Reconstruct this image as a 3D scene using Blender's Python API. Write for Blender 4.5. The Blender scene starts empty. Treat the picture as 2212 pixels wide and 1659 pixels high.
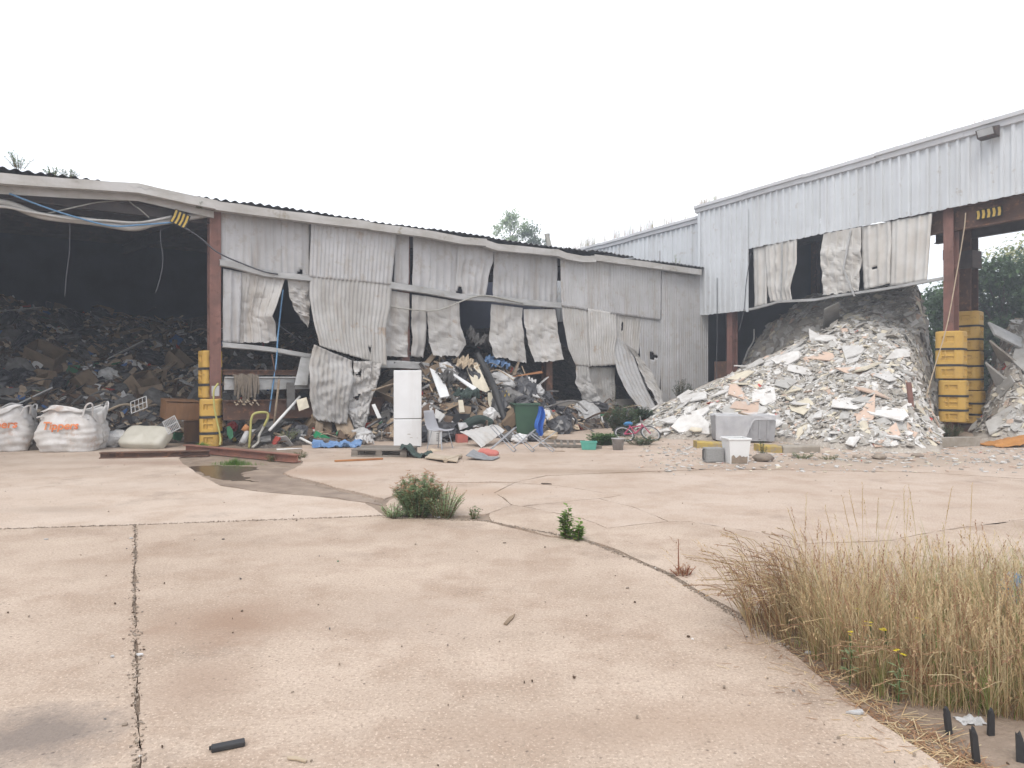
import bpy, bmesh, math, random
from mathutils import Vector, Matrix, noise, Euler
random.seed(7)
R = math.radians
scene = bpy.context.scene
COL = scene.collection

# ------------------------------------------------------------------ camera, sky, sun, exposure
PW, PH = 2212.0, 1659.0           # pixel grid the photograph was measured in
CX, HY, F, EYE = 1106.0, 815.0, 1500.0, 1.6
cam_d = bpy.data.cameras.new('camera'); cam = bpy.data.objects.new('camera', cam_d); COL.objects.link(cam)
cam.location = (0, 0, EYE); cam.rotation_euler = (R(90), 0, 0)
cam_d.sensor_width = 36; cam_d.lens = F / PW * 36
cam_d.shift_y = (HY - PH / 2) / PW
cam_d.clip_end = 3000; cam_d.clip_start = 0.05
scene.camera = cam

world = bpy.data.worlds.new('World'); scene.world = world; world.use_nodes = True
SUN_EL, SUN_AZ = R(52), R(200)
def build_world():
    nt = world.node_tree; N = nt.nodes; L = nt.links; N.clear()
    out = N.new('ShaderNodeOutputWorld'); bg = N.new('ShaderNodeBackground'); bg.inputs['Strength'].default_value = 0.12
    sky = N.new('ShaderNodeTexSky'); sky.sky_type = 'NISHITA'; sky.sun_disc = False
    sky.sun_elevation = SUN_EL; sky.sun_rotation = SUN_AZ; sky.dust_density = 4; sky.air_density = 1.2
    tc = N.new('ShaderNodeTexCoord'); mp = N.new('ShaderNodeMapping'); mp.inputs['Scale'].default_value = (1.2, 1.2, 3.2)
    mp.inputs['Location'].default_value = (2.1, 0.9, 0.6)
    nz = N.new('ShaderNodeTexNoise'); nz.inputs['Scale'].default_value = 1.7; nz.inputs['Detail'].default_value = 5; nz.inputs['Roughness'].default_value = 0.55
    cr = N.new('ShaderNodeValToRGB'); cr.color_ramp.elements[0].position = 0.40; cr.color_ramp.elements[0].color = (0.56,)*3 + (1,)
    cr.color_ramp.elements[1].position = 0.56; cr.color_ramp.elements[1].color = (1, 1, 1, 1)
    mx = N.new('ShaderNodeMix'); mx.data_type = 'RGBA'
    mx.inputs['B'].default_value = (8.2, 8.35, 8.7, 1)          # even bright cloud deck
    L.new(tc.outputs['Generated'], mp.inputs['Vector']); L.new(mp.outputs['Vector'], nz.inputs['Vector'])
    L.new(nz.outputs['Fac'], cr.inputs['Fac']); L.new(cr.outputs['Color'], mx.inputs['Factor'])
    L.new(sky.outputs['Color'], mx.inputs['A']); L.new(mx.outputs['Result'], bg.inputs['Color']); L.new(bg.outputs['Background'], out.inputs['Surface'])
build_world()
sun_d = bpy.data.lights.new('sun', 'SUN'); sun_d.energy = 0.9; sun_d.angle = R(20); sun_d.color = (1, 0.96, 0.9)
sun = bpy.data.objects.new('sun', sun_d); COL.objects.link(sun)
# sun stands behind the camera's left shoulder
_sd = Vector((math.sin(SUN_AZ) * math.cos(SUN_EL), math.cos(SUN_AZ) * math.cos(SUN_EL), math.sin(SUN_EL)))
sun.rotation_euler = _sd.to_track_quat('Z', 'Y').to_euler(); sun.location = _sd * 40
scene.view_settings.view_transform = 'Standard'; scene.view_settings.look = 'None'
scene.view_settings.exposure = 0.86; scene.view_settings.gamma = 1; scene.view_settings.use_curve_mapping = False
scene.render.engine = 'CYCLES'
scene.cycles.max_bounces = 6; scene.cycles.diffuse_bounces = 4; scene.cycles.transparent_max_bounces = 12

# ------------------------------------------------------------------ measuring helpers
def ray(x, y): return Vector(((x - CX) / F, 1.0, (HY - y) / F))
def G(x, y, z=0.0):
    r = ray(x, y); k = (z - EYE) / r.z; return Vector((r.x * k, k, z))
def at(x, y, Y):
    r = ray(x, y); return Vector((r.x * Y, Y, EYE + r.z * Y))
class Frame:                      # a wall line: local x along the wall, local y into the building
    def __init__(s, O, t):
        s.O = Vector((O[0], O[1], 0)); s.t = t
        s.ux = Vector((math.cos(t), math.sin(t), 0)); s.uy = Vector((-math.sin(t), math.cos(t), 0))
    def hit(s, x, y, d=0.0):      # where the sight line meets the wall plane (or one d behind it)
        r = ray(x, y); r2 = Vector((r.x, r.y, 0)); k = (d + s.O.dot(s.uy)) / r2.dot(s.uy)
        p = r2 * k; return Vector(((p - s.O).dot(s.ux), d, EYE + r.z * k))
    def w(s, a, d, z=0.0): return s.O + s.ux * a + s.uy * d + Vector((0, 0, z))
    def wp(s, x, y, d=0.0): q = s.hit(x, y, d); return s.w(q.x, q.y, q.z)
    def loc(s, p): q = Vector((p[0], p[1], 0)) - s.O; return q.dot(s.ux), q.dot(s.uy)
_A = at(464, 0, F * 3.9 / 361); _B = at(1517, 0, F * 3.9 / 221)
FL = Frame(_A, math.atan2(_B.y - _A.y, _B.x - _A.x))          # long low shed
_C = at(1510, 0, _B.y); HR = 360 / F * _B.y; _D = at(2212, 0, F * HR / 560)
FR = Frame(_C, math.atan2(_D.y - _C.y, _D.x - _C.x))          # tall shed
EAVE_R = HR + EYE

def nz1(v, s=1.0): return noise.noise(Vector(v) * s)
def fbm(v, s=1.0, o=4): return noise.fractal(Vector(v) * s, 1.0, 2.0, o)
def smooth(a, b, x):
    t = min(1, max(0, (x - a) / (b - a))); return t * t * (3 - 2 * t)

# ------------------------------------------------------------------ materials
MATS = {}
def lin(c): return tuple(((v / 255) / 12.92 if v / 255 <= 0.04045 else ((v / 255 + 0.055) / 1.055) ** 2.4) for v in c)
def mat(name, c1, c2=None, rough=0.8, scale=3.0, metal=0.0, bump=0.0, bscale=40.0, stretch=(1, 1, 1), streak=None, spots=None,
        grit=None, alpha=1.0, trans=0.0, spec=0.3, lo=0.35, hi=0.65, coords='Object', rvar=0.0):
    """colours are linear reflectances. streak=(colour, amount, scale) vertical run marks; spots=(colour, threshold, scale) blotches of rust or dirt; grit=(colour, amount, scale) fine speckle"""
    m = bpy.data.materials.new(name); m.use_nodes = True; nt = m.node_tree; N = nt.nodes; L = nt.links
    b = N['Principled BSDF']; b.inputs['Roughness'].default_value = rough; b.inputs['Metallic'].default_value = metal
    b.inputs['Specular IOR Level'].default_value = spec
    if alpha < 1: b.inputs['Alpha'].default_value = alpha
    if trans: b.inputs['Transmission Weight'].default_value = trans
    tc = N.new('ShaderNodeTexCoord'); src = tc.outputs[coords]
    def mapped(sc):
        mp = N.new('ShaderNodeMapping'); mp.inputs['Scale'].default_value = sc; L.new(src, mp.inputs['Vector']); return mp.outputs['Vector']
    def nse(vec, sc, det=4, rg=0.6):
        n = N.new('ShaderNodeTexNoise'); n.inputs['Scale'].default_value = sc; n.inputs['Detail'].default_value = det; n.inputs['Roughness'].default_value = rg
        L.new(vec, n.inputs['Vector']); return n.outputs['Fac']
    def ramp(f, p0, p1):
        r = N.new('ShaderNodeMapRange'); r.inputs['From Min'].default_value = p0; r.inputs['From Max'].default_value = p1; L.new(f, r.inputs['Value']); return r.outputs['Result']
    def mix(f, a, bb):
        x = N.new('ShaderNodeMix'); x.data_type = 'RGBA'
        if hasattr(f, 'links'): L.new(f, x.inputs['Factor'])
        else: x.inputs['Factor'].default_value = f
        for k, v in (('A', a), ('B', bb)):
            if hasattr(v, 'links'): L.new(v, x.inputs[k])
            else: x.inputs[k].default_value = tuple(v) + (1,)
        return x.outputs['Result']
    def mul(f, k):
        q = N.new('ShaderNodeMath'); q.operation = 'MULTIPLY'; L.new(f, q.inputs[0]); q.inputs[1].default_value = k; return q.outputs[0]
    c2 = c2 or tuple(v * 0.75 for v in c1)
    col = mix(ramp(nse(mapped(stretch), scale), lo, hi), c1, c2)
    if streak:
        sc, am, ss = streak; col = mix(mul(ramp(nse(mapped((ss, ss, ss * 0.07)), 1.0, 5, 0.65), 0.5, 0.75), am), col, sc)
    if spots:
        for sp in (spots if isinstance(spots, list) else [spots]):
            col = mix(mul(ramp(nse(mapped((1, 1, 1)), sp[2], 6, 0.7), sp[1], sp[1] + 0.07), sp[3] if len(sp) > 3 else 0.9), col, sp[0])
    if grit:
        gc, ga, gs = grit; col = mix(mul(ramp(nse(mapped((1, 1, 1)), gs, 3, 0.7), 0.5, 0.68), ga), col, gc)
    if rvar:
        oi = N.new('ShaderNodeObjectInfo'); hs = N.new('ShaderNodeHueSaturation'); mr = N.new('ShaderNodeMapRange')
        mr.inputs['To Min'].default_value = 1 - rvar; mr.inputs['To Max'].default_value = 1 + rvar * 0.6
        L.new(oi.outputs['Random'], mr.inputs['Value']); L.new(mr.outputs['Result'], hs.inputs['Value']); L.new(col, hs.inputs['Color']); col = hs.outputs['Color']
    L.new(col, b.inputs['Base Color'])
    if bump:
        bp = N.new('ShaderNodeBump'); bp.inputs['Strength'].default_value = bump; bp.inputs['Distance'].default_value = 0.02
        L.new(nse(mapped((1, 1, 1)), bscale, 5, 0.65), bp.inputs['Height']); L.new(bp.outputs['Normal'], b.inputs['Normal'])
    MATS[name] = m; return m

# ------------------------------------------------------------------ mesh builder
class MB:
    def __init__(s): s.v = []; s.f = []; s.m = []; s.k = 0
    def add(s, vs, fs, k=None):
        o = len(s.v); s.v += [tuple(x) for x in vs]; s.f += [tuple(i + o for i in f) for f in fs]; s.m += [s.k if k is None else k] * len(fs); return s
    def box(s, c, sz, rot=None, k=None):
        x, y, z = [q / 2 for q in sz]; M = (rot if isinstance(rot, Matrix) else Euler(rot).to_matrix()) if rot is not None else None
        vs = [Vector((i * x, j * y, l * z)) for i in (-1, 1) for j in (-1, 1) for l in (-1, 1)]
        vs = [(M @ q if M else q) + Vector(c) for q in vs]
        return s.add(vs, [(0, 1, 3, 2), (4, 6, 7, 5), (0, 4, 5, 1), (2, 3, 7, 6), (0, 2, 6, 4), (1, 5, 7, 3)], k)
    def bar(s, p, q, w, h=None, k=None):   # box from p to q
        p, q = Vector(p), Vector(q); d = q - p; M = d.to_track_quat('X', 'Z').to_matrix()
        return s.box((p + q) / 2, (d.length, w, h or w), M, k)
    def tube(s, pts, r, seg=7, k=None, cap=True):
        pts = [Vector(p) for p in pts]; n = len(pts); rr = r if isinstance(r, (list, tuple)) else [r] * n; o = len(s.v); vs = []; fs = []
        up = None
        for i, p in enumerate(pts):
            d = (pts[min(i + 1, n - 1)] - pts[max(i - 1, 0)]).normalized()
            if up is None: up = d.orthogonal().normalized()
            up = (up - d * up.dot(d)); up = up.normalized() if up.length > 1e-6 else d.orthogonal().normalized()
            b = d.cross(up)
            for j in range(seg):
                a = 2 * math.pi * j / seg; vs.append(p + (up * math.cos(a) + b * math.sin(a)) * rr[i])
        for i in range(n - 1):
            for j in range(seg):
                a, b2 = i * seg + j, i * seg + (j + 1) % seg; fs.append((a, b2, b2 + seg, a + seg))
        if cap: fs += [tuple(range(seg))[::-1], tuple(range((n - 1) * seg, n * seg))]
        return s.add(vs, fs, k)
    def prism(s, pts, off, k=None):        # polygon pts extruded by vector off
        pts = [Vector(p) for p in pts]; n = len(pts); off = Vector(off)
        fs = [tuple(range(n))[::-1], tuple(range(n, 2 * n))] + [(i, (i + 1) % n, n + (i + 1) % n, n + i) for i in range(n)]
        return s.add(pts + [p + off for p in pts], fs, k)
    def grid(s, fn, nu, nv, k=None, keep=None):
        vs = [fn(i / nu, j / nv) for j in range(nv + 1) for i in range(nu + 1)]; fs = []
        for j in range(nv):
            for i in range(nu):
                if keep and not keep((i + .5) / nu, (j + .5) / nv): continue
                a = j * (nu + 1) + i; fs.append((a, a + 1, a + nu + 2, a + nu + 1))
        return s.add(vs, fs, k)
    def lathe(s, prof, seg=20, c=(0, 0, 0), k=None):
        vs = [Vector((r * math.cos(2 * math.pi * j / seg), r * math.sin(2 * math.pi * j / seg), z)) + Vector(c) for r, z in prof for j in range(seg)]; fs = []
        for i in range(len(prof) - 1):
            for j in range(seg): a, b = i * seg + j, i * seg + (j + 1) % seg; fs.append((a, b, b + seg, a + seg))
        fs += [tuple(range(seg))[::-1]]
        return s.add(vs, fs, k)
    def mesh(s, name, mats, smooth_=False):
        me = bpy.data.meshes.new(name); me.from_pydata(s.v, [], s.f)
        mats = mats if isinstance(mats, (list, tuple)) else [mats]
        for m in mats: me.materials.append(MATS[m] if isinstance(m, str) else m)
        if len(mats) > 1: me.polygons.foreach_set('material_index', s.m)
        if smooth_: me.polygons.foreach_set('use_smooth', [True] * len(me.polygons))
        me.update(); return me
    def build(s, name, mats, parent=None, smooth_=False, bevel=0, solid=0, loc=None, rot=None):
        o = bpy.data.objects.new(name, s.mesh(name, mats, smooth_)); COL.objects.link(o)
        if parent is not None: o.parent = parent
        if loc is not None: o.location = loc
        if rot is not None: o.rotation_euler = rot
        if solid: md = o.modifiers.new('solid', 'SOLIDIFY'); md.thickness = solid; md.offset = 0
        if bevel: md = o.modifiers.new('bevel', 'BEVEL'); md.width = bevel; md.segments = 2; md.limit_method = 'ANGLE'; md.angle_limit = R(40)
        return o
def tag(o, label=None, cat=None, group=None, kind=None):
    if label: o['label'] = label
    if cat: o['category'] = cat
    if group: o['group'] = group
    if kind: o['kind'] = kind
    return o
def thing(name, label, cat, loc=(0, 0, 0), rz=0.0, group=None):
    o = bpy.data.objects.new(name, None); COL.objects.link(o); o.empty_display_size = 0.2
    o.location = loc; o.rotation_euler = (0, 0, rz); return tag(o, label, cat, group)
def one(mb, name, label, cat, mats, loc, rz=0.0, group=None, **kw):
    o = mb.build(name, mats, None, loc=loc, rot=(0, 0, rz) if not isinstance(rz, (tuple, Euler)) else rz, **kw); return tag(o, label, cat, group)
def world_mesh(mb, name, mats, label, cat, group=None, **kw):     # verts given in world space; origin moved to the base centre
    n = len(mb.v); c = Vector((sum(v[0] for v in mb.v) / n, sum(v[1] for v in mb.v) / n, min(v[2] for v in mb.v)))
    mb.v = [tuple(Vector(v) - c) for v in mb.v]
    o = mb.build(name, mats, None, loc=c, **kw); return tag(o, label, cat, group)
def lerp_poly(P, t):
    n = len(P) - 1; ds = [math.dist(P[i], P[i + 1]) for i in range(n)]; T = sum(ds) * t
    for i in range(n):
        if T <= ds[i] or i == n - 1:
            k = T / ds[i] if ds[i] else 0; return tuple(a + (b - a) * k for a, b in zip(P[i], P[i + 1]))
        T -= ds[i]
def inside(p, poly):
    x, y = p; c = False; j = len(poly) - 1
    for i in range(len(poly)):
        (xi, yi), (xj, yj) = poly[i], poly[j]
        if (yi > y) != (yj > y) and x < (xj - xi) * (y - yi) / (yj - yi) + xi: c = not c
        j = i
    return c
def spline(pts, n=8):                       # Catmull-Rom through 3D points
    P = [Vector(p) for p in pts]; P = [P[0] * 2 - P[1]] + P + [P[-1] * 2 - P[-2]]; out = []
    for i in range(1, len(P) - 2):
        for k in range(n):
            t = k / n; a, b, c, d = P[i - 1], P[i], P[i + 1], P[i + 2]
            out.append(0.5 * ((2 * b) + (c - a) * t + (2 * a - 5 * b + 4 * c - d) * t * t + (3 * b - a - 3 * c + d) * t ** 3))
    return out + [P[-2]]
def blob(sx, sy, sz, seed, amp=0.18, sc=2.2, nu=16, nv=10, flat=0.0):   # crumpled closed form resting on z=0
    m = MB(); vs = []; fs = []
    for j in range(nv + 1):
        th = math.pi * j / nv
        for i in range(nu):
            ph = 2 * math.pi * i / nu; d = Vector((math.sin(th) * math.cos(ph), math.sin(th) * math.sin(ph), -math.cos(th)))
            r = 1 + amp * (1.3 * noise.noise(d * sc + Vector((seed * 7.1, 0, 0))) + 0.7 * abs(noise.noise(d * sc * 2.7 + Vector((seed * 3.3, 5, 0)))))
            p = Vector((d.x * sx * r, d.y * sy * r, (d.z * r + 1) * sz)); p.z = max(p.z, flat * sz); vs.append(p)
    for j in range(nv):
        for i in range(nu): a, b = j * nu + i, j * nu + (i + 1) % nu; fs.append((a, b, b + nu, a + nu))
    return m.add(vs, fs)
def cloth(w, d, seed, amp=0.08, sc=3.0, n=16, jag=0.06, base=0.015):   # rumpled sheet lying at z=0
    def fn(u, v):
        x = (u - .5) * w; y = (v - .5) * d; e = 1 + jag * nz1((u * 5, v * 5, seed), 2)
        return (x * e, y * e, base + amp * max(0, 0.3 + fbm((x * sc / max(w, .1), y * sc / max(d, .1), seed), 1, 3)))
    return MB().grid(fn, n, n)

# ------------------------------------------------------------------ palette
def _st(x, y, rx, ry, amt, c): p = G(x, y); return (p.x, p.y, rx, ry, amt, c)
STAINS = [_st(500, 1345, .75, .55, .75, (.25, .165, .115)), _st(430, 1480, .35, .5, .5, (.27, .19, .14)), _st(70, 1590, .6, .35, .8, (.15, .125, .11)), _st(130, 1100, .9, .35, .55, (.30, .235, .185)),
          _st(1300, 1018, 2.2, .5, .75, (.26, .19, .135)), _st(1040, 1062, 1.2, .55, .5, (.33, .225, .15)), _st(1650, 1010, 3.5, .7, .6, (.27, .205, .155)), _st(700, 1020, 1.6, .8, .55, (.30, .20, .14)), _st(350, 1000, 2.5, .5, .55, (.28, .185, .14)),
          _st(1180, 1580, .7, .22, .45, (.30, .22, .165)), _st(1480, 1560, .8, .3, .4, (.31, .225, .165)), _st(1900, 995, 4, 1.0, .6, (.28, .23, .18)), _st(1000, 990, 4.5, .7, .45, (.31, .24, .18)), _st(900, 1330, .8, .7, .3, (.33, .26, .21))]
def concrete_mat(name, c1, c2, stain, wet=0.0):
    """worn pinkish concrete: broad blotches, silt stains, exposed aggregate, dark pits"""
    m = bpy.data.materials.new(name); m.use_nodes = True; nt = m.node_tree; N = nt.nodes; L = nt.links; b = N['Principled BSDF']
    b.inputs['Roughness'].default_value = 0.85; b.inputs['Specular IOR Level'].default_value = 0.25
    g = N.new('ShaderNodeNewGeometry'); src = g.outputs['Position']
    def nse(sc, det=4, rg=0.6, st=(1, 1, 1)):
        mp = N.new('ShaderNodeMapping'); mp.inputs['Scale'].default_value = st; L.new(src, mp.inputs['Vector'])
        n = N.new('ShaderNodeTexNoise'); n.inputs['Scale'].default_value = sc; n.inputs['Detail'].default_value = det; n.inputs['Roughness'].default_value = rg
        L.new(mp.outputs['Vector'], n.inputs['Vector']); return n.outputs['Fac']
    def rng(f, a, c, t0=0, t1=1):
        r = N.new('ShaderNodeMapRange'); r.inputs['From Min'].default_value = a; r.inputs['From Max'].default_value = c
        r.inputs['To Min'].default_value = t0; r.inputs['To Max'].default_value = t1; L.new(f, r.inputs['Value']); return r.outputs['Result']
    def mix(f, a, c, mode='MIX'):
        x = N.new('ShaderNodeMix'); x.data_type = 'RGBA'; x.blend_type = mode; L.new(f, x.inputs['Factor'])
        for k, v in (('A', a), ('B', c)):
            if hasattr(v, 'links'): L.new(v, x.inputs[k])
            else: x.inputs[k].default_value = tuple(v) + (1,)
        return x.outputs['Result']
    col = mix(rng(nse(0.55, 6, 0.65), 0.38, 0.62), c1, c2)
    col = mix(rng(nse(1.3, 7, 0.72), 0.46, 0.66, 0, 0.8), col, stain)
    col = mix(rng(nse(0.9, 6, 0.7, (1, 1, 1)), 0.56, 0.72, 0, 0.5), col, tuple(v * 0.45 for v in stain))
    col = mix(rng(nse(48, 3, 0.8), 0.50, 0.62, 0, 0.5), col, tuple(v * 0.55 for v in c2))      # aggregate
    col = mix(rng(nse(65, 2, 0.6), 0.56, 0.66, 0, 0.55), col, tuple(min(.8, v * 1.35) for v in c1))
    v = N.new('ShaderNodeTexVoronoi'); v.inputs['Scale'].default_value = 17; L.new(src, v.inputs['Vector'])
    pit = rng(v.outputs['Distance'], 0.05, 0.17, 1, 0)
    mm = N.new('ShaderNodeMath'); mm.operation = 'MULTIPLY'; L.new(pit, mm.inputs[0]); L.new(rng(nse(3.1, 3), 0.46, 0.60, 0, 0.85), mm.inputs[1])
    col = mix(mm.outputs[0], col, (0.10, 0.075, 0.06))
    v2 = N.new('ShaderNodeTexVoronoi'); v2.inputs['Scale'].default_value = 5.5; L.new(src, v2.inputs['Vector'])
    m2 = N.new('ShaderNodeMath'); m2.operation = 'MULTIPLY'; L.new(rng(v2.outputs['Distance'], 0.03, 0.09, 1, 0), m2.inputs[0]); L.new(rng(nse(2.0, 3), 0.56, 0.66, 0, 0.35), m2.inputs[1])
    col = mix(m2.outputs[0], col, (0.09, 0.065, 0.05))
    for (sx, sy, rx, ry, amt, sc) in STAINS:                     # spills and silt patches, ragged through noise
        sb = N.new('ShaderNodeVectorMath'); sb.operation = 'SUBTRACT'; L.new(src, sb.inputs[0]); sb.inputs[1].default_value = (sx, sy, 0)
        sd_ = N.new('ShaderNodeVectorMath'); sd_.operation = 'DIVIDE'; L.new(sb.outputs[0], sd_.inputs[0]); sd_.inputs[1].default_value = (rx, ry, 1)
        ln = N.new('ShaderNodeVectorMath'); ln.operation = 'LENGTH'; L.new(sd_.outputs[0], ln.inputs[0])
        mn = N.new('ShaderNodeMath'); mn.operation = 'MULTIPLY_ADD'; L.new(nse(2.6, 7, 0.75), mn.inputs[0]); mn.inputs[1].default_value = 2.4; L.new(ln.outputs['Value'], mn.inputs[2])
        col = mix(rng(mn.outputs[0], 1.35, 2.15, amt, 0), col, sc)
    L.new(col, b.inputs['Base Color'])
    bp = N.new('ShaderNodeBump'); bp.inputs['Strength'].default_value = 0.5; bp.inputs['Distance'].default_value = 0.01
    ad = N.new('ShaderNodeMath'); ad.operation = 'SUBTRACT'; L.new(nse(45, 5, 0.7), ad.inputs[0]); L.new(mm.outputs[0], ad.inputs[1])
    L.new(ad.outputs[0], bp.inputs['Height']); L.new(bp.outputs['Normal'], b.inputs['Normal'])
    if wet: L.new(rng(nse(0.8, 5, .6), 0.45, 0.6, 0.85, 0.85 - wet), b.inputs['Roughness'])
    MATS[name] = m; return m
concrete_mat('concrete', (0.45, 0.362, 0.29), (0.355, 0.277, 0.215), (0.285, 0.205, 0.15))
concrete_mat('concrete_far', (0.455, 0.37, 0.305), (0.40, 0.315, 0.25), (0.335, 0.245, 0.18))
concrete_mat('concrete_smooth', (0.49, 0.405, 0.335), (0.45, 0.36, 0.29), (0.36, 0.27, 0.205), wet=0.25)
mat('soil', (0.28, 0.215, 0.165), (0.19, 0.145, 0.11), 0.95, 2.5, bump=0.8, bscale=30, grit=((0.30, 0.24, 0.18), 0.6, 35), coords='Object')
mat('mud', (0.31, 0.24, 0.185), (0.18, 0.135, 0.105), 0.5, 2.2, bump=0.3, bscale=25, grit=((0.25, 0.2, 0.16), 0.5, 40))
mat('water', (0.10, 0.075, 0.055), (0.07, 0.055, 0.045), 0.22, 1.0, spec=0.5)
W_ST = ((0.27, 0.23, 0.19), 0.7, 5.0)
mat('clad', (0.42, 0.418, 0.425), (0.355, 0.35, 0.35), 0.6, 1.2, streak=W_ST, spots=[((0.28, 0.20, 0.13), 0.62, 1.6, 0.6), ((0.31, 0.28, 0.25), 0.54, 3.0, 0.55), ((0.16, 0.08, 0.05), 0.70, 9.0, 0.8)], bump=0.1, bscale=12, rvar=0.08)
mat('clad_dusty', (0.425, 0.415, 0.405), (0.335, 0.32, 0.30), 0.75, 1.6, streak=((0.27, 0.22, 0.17), 0.6, 4.0), spots=[((0.27, 0.19, 0.12), 0.60, 1.3, 0.65), ((0.16, 0.08, 0.05), 0.69, 8.0, 0.8)], bump=0.2, bscale=14, rvar=0.1)
mat('clad_tall', (0.55, 0.575, 0.60), (0.50, 0.52, 0.54), 0.5, 0.8, streak=((0.36, 0.355, 0.35), 0.65, 3.0), spots=[((0.36, 0.33, 0.30), 0.60, 3.0, 0.6), ((0.30, 0.22, 0.16), 0.69, 6.0, 0.6)], bump=0.06, bscale=8, rvar=0.05)
mat('clad_liner', (0.52, 0.51, 0.49), (0.44, 0.42, 0.39), 0.65, 1.5, streak=((0.33, 0.27, 0.2), 0.4, 4.0), rvar=0.1)
mat('gutter', (0.47, 0.46, 0.45), (0.35, 0.335, 0.31), 0.7, 1.8, streak=((0.25, 0.22, 0.18), 0.5, 2.0), spots=[((0.22, 0.19, 0.13), 0.60, 2.5, 0.7)], stretch=(0.6, 1, 2))
mat('fascia', (0.52, 0.53, 0.55), (0.45, 0.45, 0.46), 0.6, 1.2, streak=((0.35, 0.33, 0.3), 0.35, 2.0), stretch=(0.5, 1, 2))
mat('red_steel', (0.20, 0.10, 0.082), (0.135, 0.072, 0.058), 0.75, 2.5, spots=[((0.10, 0.05, 0.035), 0.56, 3.5, 0.8), ((0.30, 0.22, 0.2), 0.66, 5, 0.5)], streak=((0.32, 0.2, 0.17), 0.4, 6.0), bump=0.15)
mat('rust', (0.135, 0.078, 0.055), (0.085, 0.052, 0.04), 0.9, 3.0, spots=[((0.24, 0.12, 0.07), 0.55, 7, 0.7)], bump=0.4, bscale=50)
mat('dark_steel', (0.10, 0.085, 0.08), (0.07, 0.06, 0.058), 0.8, 3.0, spots=[((0.17, 0.10, 0.07), 0.58, 4, 0.6)])
mat('galv', (0.42, 0.42, 0.42), (0.30, 0.30, 0.29), 0.6, 5.0, metal=0.2, spots=[((0.25, 0.2, 0.16), 0.6, 4, 0.5)], stretch=(0.4, 1, 1))
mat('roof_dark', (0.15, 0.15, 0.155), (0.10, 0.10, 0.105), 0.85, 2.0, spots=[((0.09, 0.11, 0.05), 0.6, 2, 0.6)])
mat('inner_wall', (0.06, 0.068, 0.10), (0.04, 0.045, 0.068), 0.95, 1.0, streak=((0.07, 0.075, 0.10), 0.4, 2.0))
mat('block_wall', (0.30, 0.28, 0.25), (0.20, 0.18, 0.16), 0.95, 1.6, spots=[((0.13, 0.11, 0.09), 0.58, 1.2, 0.7)], bump=0.5, bscale=30)
mat('yellow', (0.50, 0.315, 0.075), (0.42, 0.26, 0.065), 0.55, 2.0, spots=[((0.22, 0.13, 0.05), 0.60, 3.5, 0.7), ((0.5, 0.36, 0.12), 0.62, 6, 0.4)], bump=0.1, bscale=20, coords='Object')
mat('strap', (0.03, 0.03, 0.033), (0.05, 0.048, 0.045), 0.8, 5)
mat('black_plastic', (0.025, 0.025, 0.028), (0.04, 0.04, 0.04), 0.5, 6)
mat('hazard_black', (0.02, 0.02, 0.02), None, 0.6); mat('hazard_yellow', (0.50, 0.33, 0.05), (0.42, 0.3, 0.08), 0.6, 8)
mat('glass_lamp', (0.55, 0.57, 0.58), (0.45, 0.47, 0.48), 0.2, 4)

# ------------------------------------------------------------------ ground
def inset_poly(P, k):
    n = len(P); A = sum(P[i][0] * P[(i + 1) % n][1] - P[(i + 1) % n][0] * P[i][1] for i in range(n)); sg = 1 if A > 0 else -1; out = []
    for i in range(n):
        a, b, c = Vector(P[i - 1]), Vector(P[i]), Vector(P[(i + 1) % n]); e1 = (b - a).normalized(); e2 = (c - b).normalized()
        nn = (Vector((-e1.y, e1.x)) + Vector((-e2.y, e2.x))); nn = nn.normalized() if nn.length > 1e-5 else Vector((-e1.y, e1.x)); out.append(b + nn * k * sg)
    return out
def rough_poly(P, step, amp, seed):
    out = []; n = len(P)
    for i in range(n):
        a, b = Vector(P[i]), Vector(P[(i + 1) % n]); L = (b - a).length; m = max(1, min(90, int(L / step))); nn = Vector((-(b - a).y, (b - a).x)).normalized()
        for k in range(m):
            p = a + (b - a) * (k / m); q = amp * (fbm((p.x, p.y, seed), 2.2, 4) + 0.5 * nz1((p.x, p.y, seed + 9), 14))
            out.append(p + nn * q * (0 if k == 0 else 1))
    return out
yard = MB().grid(lambda u, v: ((u - .5) * 1600, (v - .5) * 1600, -0.016), 8, 8).build('ground', 'soil'); tag(yard, kind='structure')
def px(*pts): return [tuple(G(x, y).xy) for x, y in pts]
def wl(*sd): return [tuple(FL.w(a, d).xy) for a, d in sd]
JA = [(0, 1143), (293, 1134)]; JA2 = [(293, 1134), (600, 1124), (830, 1114)]
EDGE = [(850, 1121), (1000, 1121), (1060, 1128), (1180, 1159), (1260, 1168), (1340, 1194), (1440, 1240), (1500, 1274), (1600, 1330), (1700, 1400), (1800, 1480), (1900, 1560), (2050, 1659)]
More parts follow.
